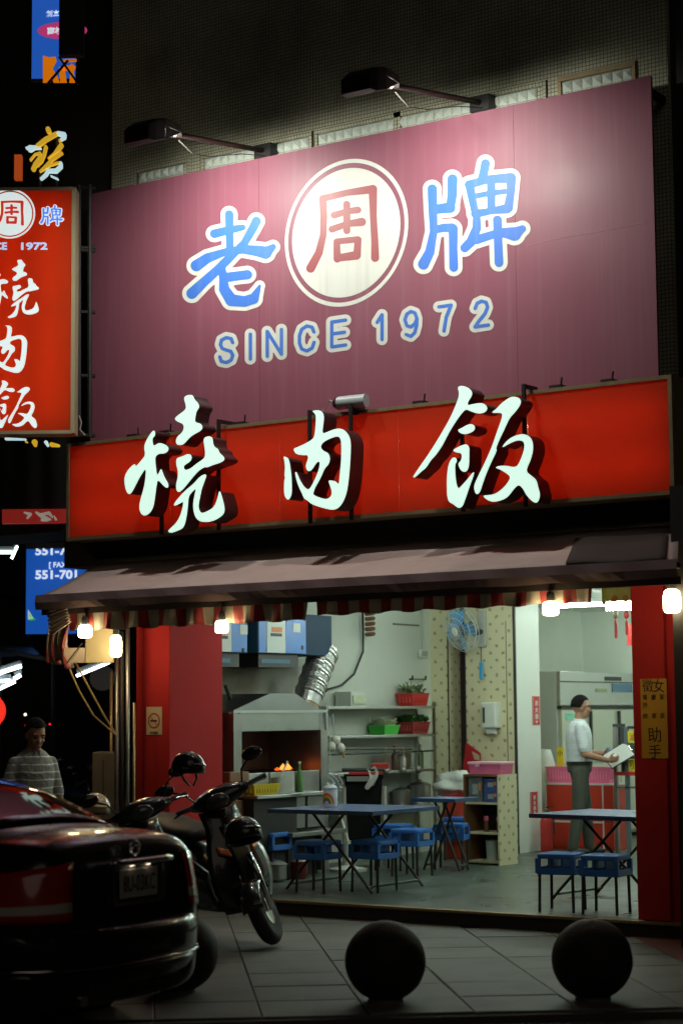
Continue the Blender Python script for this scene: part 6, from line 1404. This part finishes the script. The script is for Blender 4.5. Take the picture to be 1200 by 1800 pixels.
    B().tube([(-.12,-.75,.80),(-.13,-.95,.86),(0,-1.0,.87),(.13,-.95,.86),(.12,-.75,.80)], .012, 8).build('grab_rail', M_sblk, t, world=False, smooth=True)
    B().ell((0,-.94,.70),(.09,.04,.045),14,8).build('tail_light', mat('tail_red', (.30,.015,.012), .15, coat=1.), t, world=False, smooth=True)
    ra = Vector((0,-.62,.22)); rw = B().lathe([(.14,-.045),(.19,-.055),(.215,-.03),(.22,0),(.215,.03),(.19,.055),(.14,.045)], 32, c=ra, M=My).build('rear_wheel', M_tyre, t, world=False, smooth=True)
    B().lathe([(.03,-.04),(.142,-.04),(.142,.04),(.03,.04)], 20, c=ra, M=My).build('rim', M_rim, rw, world=False)
    B().loft([bring(-.2,.06,.20,.32), bring(-.5,.09,.16,.34), bring(-.72,.05,.18,.30)]).build('engine_case', M_steeld, t, world=False)
    B().tube([(.12,-.2,.22),(.15,-.5,.26),(.16,-.9,.36)], [.02,.05,.055], 12).build('exhaust', M_steeld, t, world=False, smooth=True)
    B().tube([(.1,-.1,.24),(.19,-.02,.03)], .012, 8).build('side_stand', M_blk, t, world=False)
    return t
wheel_px = atZ(466,1664,0)
hd = Vector((.94,-.34,0)).normalized(); rz = math.atan2(-hd.x, hd.y)
sc1 = make_scooter('black scooter with its front wheel turned on the pavement right of the car', M_sblk, R(-46))
sc1.scale = (1.08,1.08,1.08); sc1.rotation_euler = (0, R(11), rz); base = Vector((wheel_px.x, wheel_px.y, 0))-hd*.60; sc1.location = (base.x, base.y, .012)
sc2 = make_scooter('charcoal scooter with a helmet on its mirror behind the car boot', M_sgrey, R(-30))
hbp = atD(268,1412,13.9); sc2.rotation_euler = (0, R(9), rz); b2 = Vector((hbp.x, hbp.y, 0))-hd*.27; sc2.location = (b2.x-.02, b2.y+.1, .012)
bp = atZ(150,1500,0); dup(sc1, (bp.x, bp.y, .012), rz+.3, 'dim scooter parked in the dark beyond the left man', lean=R(9)); bq = atZ(178,1515,0); dup(sc2, (bq.x, bq.y, .012), rz+.1, 'dim scooter parked in the dark right beside the poles', lean=R(9))
# helmets
def helmet(label, p, r_, rz_, m_, tilt=0., strap=True):
    t = thing('helmet', label, 'helmet', p, rz_, group='motorcycle helmets'); Mx = Matrix.Rotation(tilt,3,'X')
    rows = []
    for i in range(11):
        th = math.pi*.60*i/10
        rows.append([Mx @ Vector((r_*math.sin(max(th,.02))*math.cos(a)*.92, r_*math.sin(max(th,.02))*math.sin(a)*1.08, r_*math.cos(th)*.95-.03*math.cos(a-1.57)*math.sin(th)*r_)) for a in np.linspace(0,6.2832,29)[:-1]])
    o = MB().loft(rows, caps=False).build('shell', m_, t, world=False, smooth=True); o.modifiers.new('s','SOLIDIFY').thickness = .014
    MB().tube([rows[-1][k] for k in range(28)]+[rows[-1][0]], .008, 6, cap=False).build('rim_trim', M_trim, t, world=False)
    MB().grid(lambda u, v: Mx @ Vector((r_*.95*math.cos(R(40+100*u))*.95, r_*(1.06+.14*v)*math.sin(R(40+100*u)), r_*(.22-.14*v))), 8, 3).build('peak', m_, t, world=False, smooth=True).modifiers.new('s','SOLIDIFY').thickness = .006
    if strap:
        for s_ in (-1,1): MB().tube([(s_*r_*.8,0,-.25*r_),(s_*r_*.65,.02,-.75*r_),(s_*r_*.2,.03,-1.1*r_)], .009, 5).build('strap', M_trim, t, world=False)
    return t
hp = atD(331,1348,13.75); helmet('glossy black helmet perched on the mirror of the charcoal scooter', hp, .118, rz+.4, M_car)
hp = atD(427,1468,13.2); helmet('round dark grey helmet hanging on the front of the black scooter', hp, .135, rz, M_sgrey, R(20), False)
hp = atD(168,1420,15.2); helmet('cream helmet lying in the dark behind the car', hp, .125, rz, mat('cream_helmet', (.45,.36,.22), .25, coat=.5), 0, False)

# ------------------------------------------------------------------ people
M_skin = mat('skin', (.42,.22,.14), .5, var=.08, scale=10); M_hair = mat('black_hair', (.007,.006,.006), .85, bump=.6, bscale=120, spec=.15)
def capsules_mesh(prims):
    mb = MB()
    for pr in prims:
        k = pr[0]
        if k == 'c': 
            _, a, b, ra, rb, tg = pr; a = Vector(a); b = Vector(b); mb.tube([a+(a-b).normalized()*ra*.5, a, b, b+(b-a).normalized()*rb*.5], [ra*.75,ra,rb,rb*.75], 14); mb.ell(a,(ra,)*3,12,8); mb.ell(b,(rb,)*3,12,8)
        else:
            _, c, r_, tg = pr[:4]; mb.ell(c, r_, 18, 12, pr[4] if len(pr) > 4 else None)
    return mb
def body_from(prims, name, mats, parent, voxel=.009):
    o = capsules_mesh(prims).build('tmp', mats, None)
    rm = o.modifiers.new('r','REMESH'); rm.mode = 'VOXEL'; rm.voxel_size = voxel
    sm = o.modifiers.new('s','SMOOTH'); sm.iterations = 5; sm.factor = .5
    me = bpy.data.meshes.new_from_object(o.evaluated_get(bpy.context.evaluated_depsgraph_get())); bpy.data.objects.remove(o)
    me.materials.clear()
    for m_ in mats: me.materials.append(m_)
    cen = np.empty(len(me.polygons)*3); me.polygons.foreach_get('center', cen); cen = cen.reshape(-1,3)
    best = np.full(len(cen), 1e9); idx = np.zeros(len(cen), int)
    for pr in prims:
        if pr[0] == 'c':
            a, b, ra, rb, tg = np.array(pr[1]), np.array(pr[2]), pr[3], pr[4], pr[5]; ab = b-a; t_ = np.clip(((cen-a)@ab)/(ab@ab+1e-9), 0, 1); d = np.linalg.norm(cen-a-t_[:,None]*ab, axis=1)-(ra+t_*(rb-ra))
        else:
            c, r_, tg = np.array(pr[1]), np.array(pr[2]), pr[3]
            L_ = cen-c
            if len(pr) > 4: L_ = L_ @ np.array(pr[4])
            q_ = L_/r_; n_ = np.linalg.norm(q_, axis=1); d = (n_-1)*r_.min()
        k = d < best; best[k] = d[k]; idx[k] = tg
    me.polygons.foreach_set('material_index', idx.astype(np.int32)); me.polygons.foreach_set('use_smooth', [True]*len(me.polygons)); me.name = name
    o = bpy.data.objects.new(name, me); COL.objects.link(o); o.parent = parent; WM[o.name] = WM[parent.name]; return o
def hand(prims, wrist, d, up, side, curl, tg=0):
    """palm and five fingers; d points along the hand, up is the back of the hand, side towards the thumb"""
    w = Vector(wrist); d = Vector(d).normalized(); up = Vector(up); up = (up-d*up.dot(d)).normalized(); sd = Vector(side); sd = (sd-d*sd.dot(d)-up*sd.dot(up)).normalized()
    p = w+d*.055; R3 = Matrix((sd, up, d)).transposed()
    prims.append(('e', tuple(p), (.042,.018,.052), tg, [list(r_) for r_ in R3] and R3))
    for k, (off, ln) in enumerate(((.030,.070),(.010,.078),(-.011,.072),(-.030,.058))):
        a = w+d*.098+sd*off; b = a+(d*math.cos(curl*.5)-up*math.sin(curl*.5))*ln*.55; c = b+(d*math.cos(curl*1.3)-up*math.sin(curl*1.3))*ln*.5
        prims.append(('c', tuple(a), tuple(b), .0095, .0085, tg)); prims.append(('c', tuple(b), tuple(c), .0085, .0075, tg))
    a = w+d*.03+sd*.035; b = a+(d*.6+sd*.75).normalized()*.038; c = b+(d*.95+sd*.1-up*.3).normalized()*.034
    prims.append(('c', tuple(a), tuple(b), .0125, .010, tg)); prims.append(('c', tuple(b), tuple(c), .010, .0085, tg))
def head(prims, hc, fwd, pitch=0.):
    """fwd: unit facing direction in the local frame; returns a frame"""
    f = Vector(fwd).normalized(); f = Vector((f.x*math.cos(pitch), f.y*math.cos(pitch), math.sin(pitch))); r_ = f.cross(Vector((0,0,1))).normalized(); u = r_.cross(f); H = Matrix((r_, f, u)).transposed(); hc = Vector(hc)
    E_ = lambda c, rd: prims.append(('e', tuple(hc+H@Vector(c)), rd, 0, H))
    E_((0,-.012,.022),(.076,.094,.098)); E_((0,.020,-.050),(.060,.068,.072)); E_((0,.052,-.088),(.034,.034,.026))
    E_((0,.092,-.022),(.014,.020,.020)); prims.append(('c', tuple(hc+H@Vector((0,.080,.012))), tuple(hc+H@Vector((0,.100,-.022))), .010, .014, 0))
    for s_ in (-1,1): E_((s_*.077,-.005,-.012),(.010,.020,.032)); E_((s_*.036,.066,-.022),(.024,.02,.022)); E_((s_*.034,.076,.030),(.028,.012,.009))
    E_((0,.082,-.060),(.026,.012,.008)); E_((0,.080,-.074),(.022,.012,.008))
    return H, hc
def face_parts(t, H, hc, glasses=False):
    for s_ in (-1,1):
        MB().ell(hc+H@Vector((s_*.034,.079,.008)), (.013,.006,.006), 10, 6, H).build('eye', mat('eye_dark', (.03,.025,.02), .2), t, world=False, smooth=True)
        MB().bar(hc+H@Vector((s_*.016,.089,.033)), hc+H@Vector((s_*.054,.078,.033)), .006, .006).build('eyebrow', M_hair, t, world=False)
    MB().bar(hc+H@Vector((-.022,.091,-.067)), hc+H@Vector((.022,.091,-.067)), .004, .004).build('mouth', mat('lip', (.25,.08,.06), .5), t, world=False)
    if glasses:
        g = MB()
        for s_ in (-1,1):
            g.tube([hc+H@Vector((s_*.036+.024*math.cos(a), .098, .006+.017*math.sin(a))) for a in np.linspace(0,6.2832,15)], .0022, 4, cap=False)
            g.tube([hc+H@Vector((s_*.060,.096,.010)), hc+H@Vector((s_*.083,.04,.010)), hc+H@Vector((s_*.083,-.02,.008))], .0024, 4)
        g.tube([hc+H@Vector((-.012,.1,.008)), hc+H@Vector((.012,.1,.008))], .002, 4).build('glasses', M_blk, t, world=False)
def hair_cap(t, H, hc):
    rows = []
    for i in range(13):
        th = math.pi*.57*i/12; row = []
        for j in range(36):
            a = 2*math.pi*j/36; lim = 1.0
            front = math.sin(a)                       # +1 faces forward
            t2 = th*(.52 if front > .45 else (.52+.48*min(1,(.45-front)/.5)))
            nz = 1+.018*math.sin(j*5.1+i*3.3)
            row.append(hc+H@Vector((.080*math.sin(max(t2,.02))*math.cos(a)*nz, -.014+.099*math.sin(max(t2,.02))*front*nz, .024+.106*math.cos(t2)*nz)))
        rows.append(row)
    MB().loft(rows, caps=False).build('hair', M_hair, t, world=False, smooth=True).modifiers.new('s','SOLIDIFY').thickness = -.01
def striped(name, c1, c2, per, duty=.5, axis=2, rough=.8):
    m = bpy.data.materials.new(name); m.use_nodes = True; n = m.node_tree.nodes; l = m.node_tree.links; b = n['Principled BSDF']; b.inputs['Roughness'].default_value = rough
    tc = n.new('ShaderNodeTexCoord'); sp_ = n.new('ShaderNodeSeparateXYZ'); l.new(tc.outputs['Object'], sp_.inputs[0]); no = n.new('ShaderNodeTexNoise'); no.inputs['Scale'].default_value = 5; l.new(tc.outputs['Object'], no.inputs['Vector'])
    ad = n.new('ShaderNodeMath'); ad.operation = 'MULTIPLY_ADD'; ad.inputs[1].default_value = .035; l.new(no.outputs[0], ad.inputs[0]); l.new(sp_.outputs[axis], ad.inputs[2])
    md = n.new('ShaderNodeMath'); md.operation = 'FLOORED_MODULO'; md.inputs[1].default_value = per; l.new(ad.outputs[0], md.inputs[0])
    gt = n.new('ShaderNodeMath'); gt.operation = 'LESS_THAN'; gt.inputs[1].default_value = per*duty; l.new(md.outputs[0], gt.inputs[0])
    mx = n.new('ShaderNodeMix'); mx.data_type = 'RGBA'; mx.inputs[6].default_value = (*c1,1); mx.inputs[7].default_value = (*c2,1); l.new(gt.outputs[0], mx.inputs[0]); l.new(mx.outputs[2], b.inputs['Base Color'])
    bp = n.new('ShaderNodeBump'); bp.inputs['Strength'].default_value = .5; bp.inputs['Distance'].default_value = .03; nb2 = n.new('ShaderNodeTexNoise'); nb2.inputs['Scale'].default_value = 9; nb2.inputs['Distortion'].default_value = 1.5; l.new(tc.outputs['Object'], nb2.inputs['Vector']); l.new(nb2.outputs[0], bp.inputs['Height']); l.new(bp.outputs[0], b.inputs['Normal'])
    return m
def torso(prims, hips, w=1., d=1., tg=1):
    K = ((.92,.160,.112),(1.0,.158,.113),(1.08,.158,.117),(1.18,.166,.121),(1.28,.176,.120),(1.35,.172,.110),(1.40,.150,.092),(1.435,.112,.074))
    for k in range(27):
        z = .92+(1.435-.92)*k/26
        for (z0,a0_,b0),(z1,a1_,b1) in zip(K, K[1:]):
            if z0 <= z <= z1+1e-6: u = (z-z0)/(z1-z0); rx, ry = a0_+(a1_-a0_)*u, b0+(b1-b0)*u; break
        prims.append(('e', (0,0,z), (rx*w, ry*d, .045), 2 if z < .99 else tg))
def legs(prims, st_, tg=2):
    for s_, fy in ((-1,st_[0]),(1,st_[1])):
        prims.append(('c', (s_*.085,0,.90), (s_*.09,fy*.5+.02,.50), .098, .072, tg)); prims.append(('c', (s_*.09,fy*.5+.02,.50), (s_*.095,fy,.10), .074, .060, tg))
        prims.append(('e', (s_*.10,fy+.055,.045), (.046,.125,.045), 3))
# man in the shop, seen from the side, looking right with a clipboard
mp = atZ(1021,1504,FZ); heading = math.atan2(-RH.x, RH.y)
mn = thing('person', 'man in a white shirt and dark trousers holding a clipboard', 'person', (mp.x,mp.y,FZ), heading)
pr = []; torso(pr, 0, 1.0, 1.22); legs(pr, (.10,-.10))
pr += [('c',(0,.0,1.43),(0,.015,1.53),.056,.052,0)]
H, hc = head(pr, (0,.035,1.605), (0,1,0), R(-4))
cl = Vector((.04,.43,1.085))                        # clipboard centre
for s_, el, wr in ((1,(.205,.035,1.10),(.14,.29,1.03)),(-1,(-.19,.05,1.11),(-.10,.27,1.10))):
    sh = (s_*.150,-.005,1.385); mid_ = tuple(Vector(sh).lerp(Vector(el),.78))
    pr += [('c', sh, mid_, .058, .060, 1), ('c', mid_, el, .047, .043, 0), ('c', el, wr, .043, .029, 0)]
hand(pr, (.14,.29,1.03), (-.25,.95,.12), (.9,.2,-.35), (-.2,.1,1), R(55)); hand(pr, (-.10,.27,1.10), (.25,.95,-.02), (-.75,.1,.65), (.6,.1,.7), R(45))
M_shirt = striped('checked_shirt', (.72,.76,.78), (.67,.72,.76), .03, .35)
body_from(pr, 'body', [M_skin, M_shirt, mat('dark_trousers', (.075,.078,.062), .8, var=.15), M_blk], mn)
face_parts(mn, H, hc, True); hair_cap(mn, H, hc)
MB().lathe([(.152,-.02),(.154,.02)], 28, c=(0,0,1.0), M=Matrix(((1.06,0,0),(0,.92,0),(0,0,1))), cap=False).build('belt', M_blk, mn, world=False)
MB().tube([(.075*math.cos(a), .0+.072*math.sin(a)+.01, 1.462+.012*math.sin(a)*-1) for a in np.linspace(0,6.2832,17)], .012, 6, cap=False).build('collar', M_shirt, mn, world=False, smooth=True)
MB().bx(.150,.156,.02,.10,1.24,1.34).build('breast_pocket', M_shirt, mn, world=False)
# clipboard lies in the hands
cw = WM[mn.name] @ cl; t = thing('clipboard', 'clipboard with white paper in the hands of the man', 'clipboard', cw, heading); Rc = Matrix.Rotation(R(30),3,'X') @ Matrix.Rotation(R(48),3,'Y')
MB().box((0,.0,0),(.23,.31,.006),Rc).build('board', M_blk, t, world=False); MB().box(Rc@Vector((0,-.005,.0042)),(.205,.28,.002),Rc).build('paper', mat('white_paper', (.7,.72,.68), .7), t, world=False); MB().box(Rc@Vector((0,.14,.010)),(.09,.02,.012),Rc).build('clip', M_chrome, t, world=False)
# man in the street behind the car, head bowed
lp_ = atD(58,1400,15.7); to_cam = Vector((CAM.x-lp_.x, CAM.y-lp_.y)); hd2 = math.atan2(-to_cam.x, to_cam.y)+R(22)
mn2 = thing('person', 'man in a grey striped polo shirt looking down behind the car', 'person', (lp_.x,lp_.y,-.06), hd2)
pr = []; torso(pr, 0, 1.04, 1.15); legs(pr, (.06,-.05)); pr += [('c',(0,.0,1.43),(0,.025,1.53),.062,.056,0)]
H, hc = head(pr, (0,.05,1.59), (0,1,0), R(-24))
for s_, el, wr in ((1,(.235,-.01,1.09),(.225,.10,.87)),(-1,(-.23,-.03,1.09),(-.235,.05,.85))):
    sh = (s_*.158,-.005,1.362); mid_ = tuple(Vector(sh).lerp(Vector(el),.90)); pr += [('c', sh, mid_, .054, .060, 1), ('c', mid_, el, .048, .044, 0), ('c', el, wr, .044, .030, 0)]
    hand(pr, wr, (-s_*.1,.25,-.95), (s_*.9,.1,.1), (0,1,.2), R(35))
body_from(pr, 'body', [M_skin, striped('grey_stripe_polo', (.22,.23,.22), (.60,.61,.59), .062, .16), mat('dark_jeans', (.03,.035,.045), .8), M_blk], mn2)
face_parts(mn2, H, hc); hair_cap(mn2, H, hc)
for s_ in (-1,1): MB().grid(lambda u, v: (s_*(.02+.055*u), .085-.07*u+.012*v, 1.465-.055*v+.01*u), 4, 3).build('collar', mat('grey_collar', (.13,.14,.135), .8), mn2, world=False, smooth=True).modifiers.new('s','SOLIDIFY').thickness = .006
# dark post at the far right edge
q = atY(1197,1300,-.45); one(MB().bx(q.x-.02, q.x+.3, -.5, -.3, 0, 3.3), 'dark_post', M_blkp, 'dark post at the right edge of the picture', 'post')
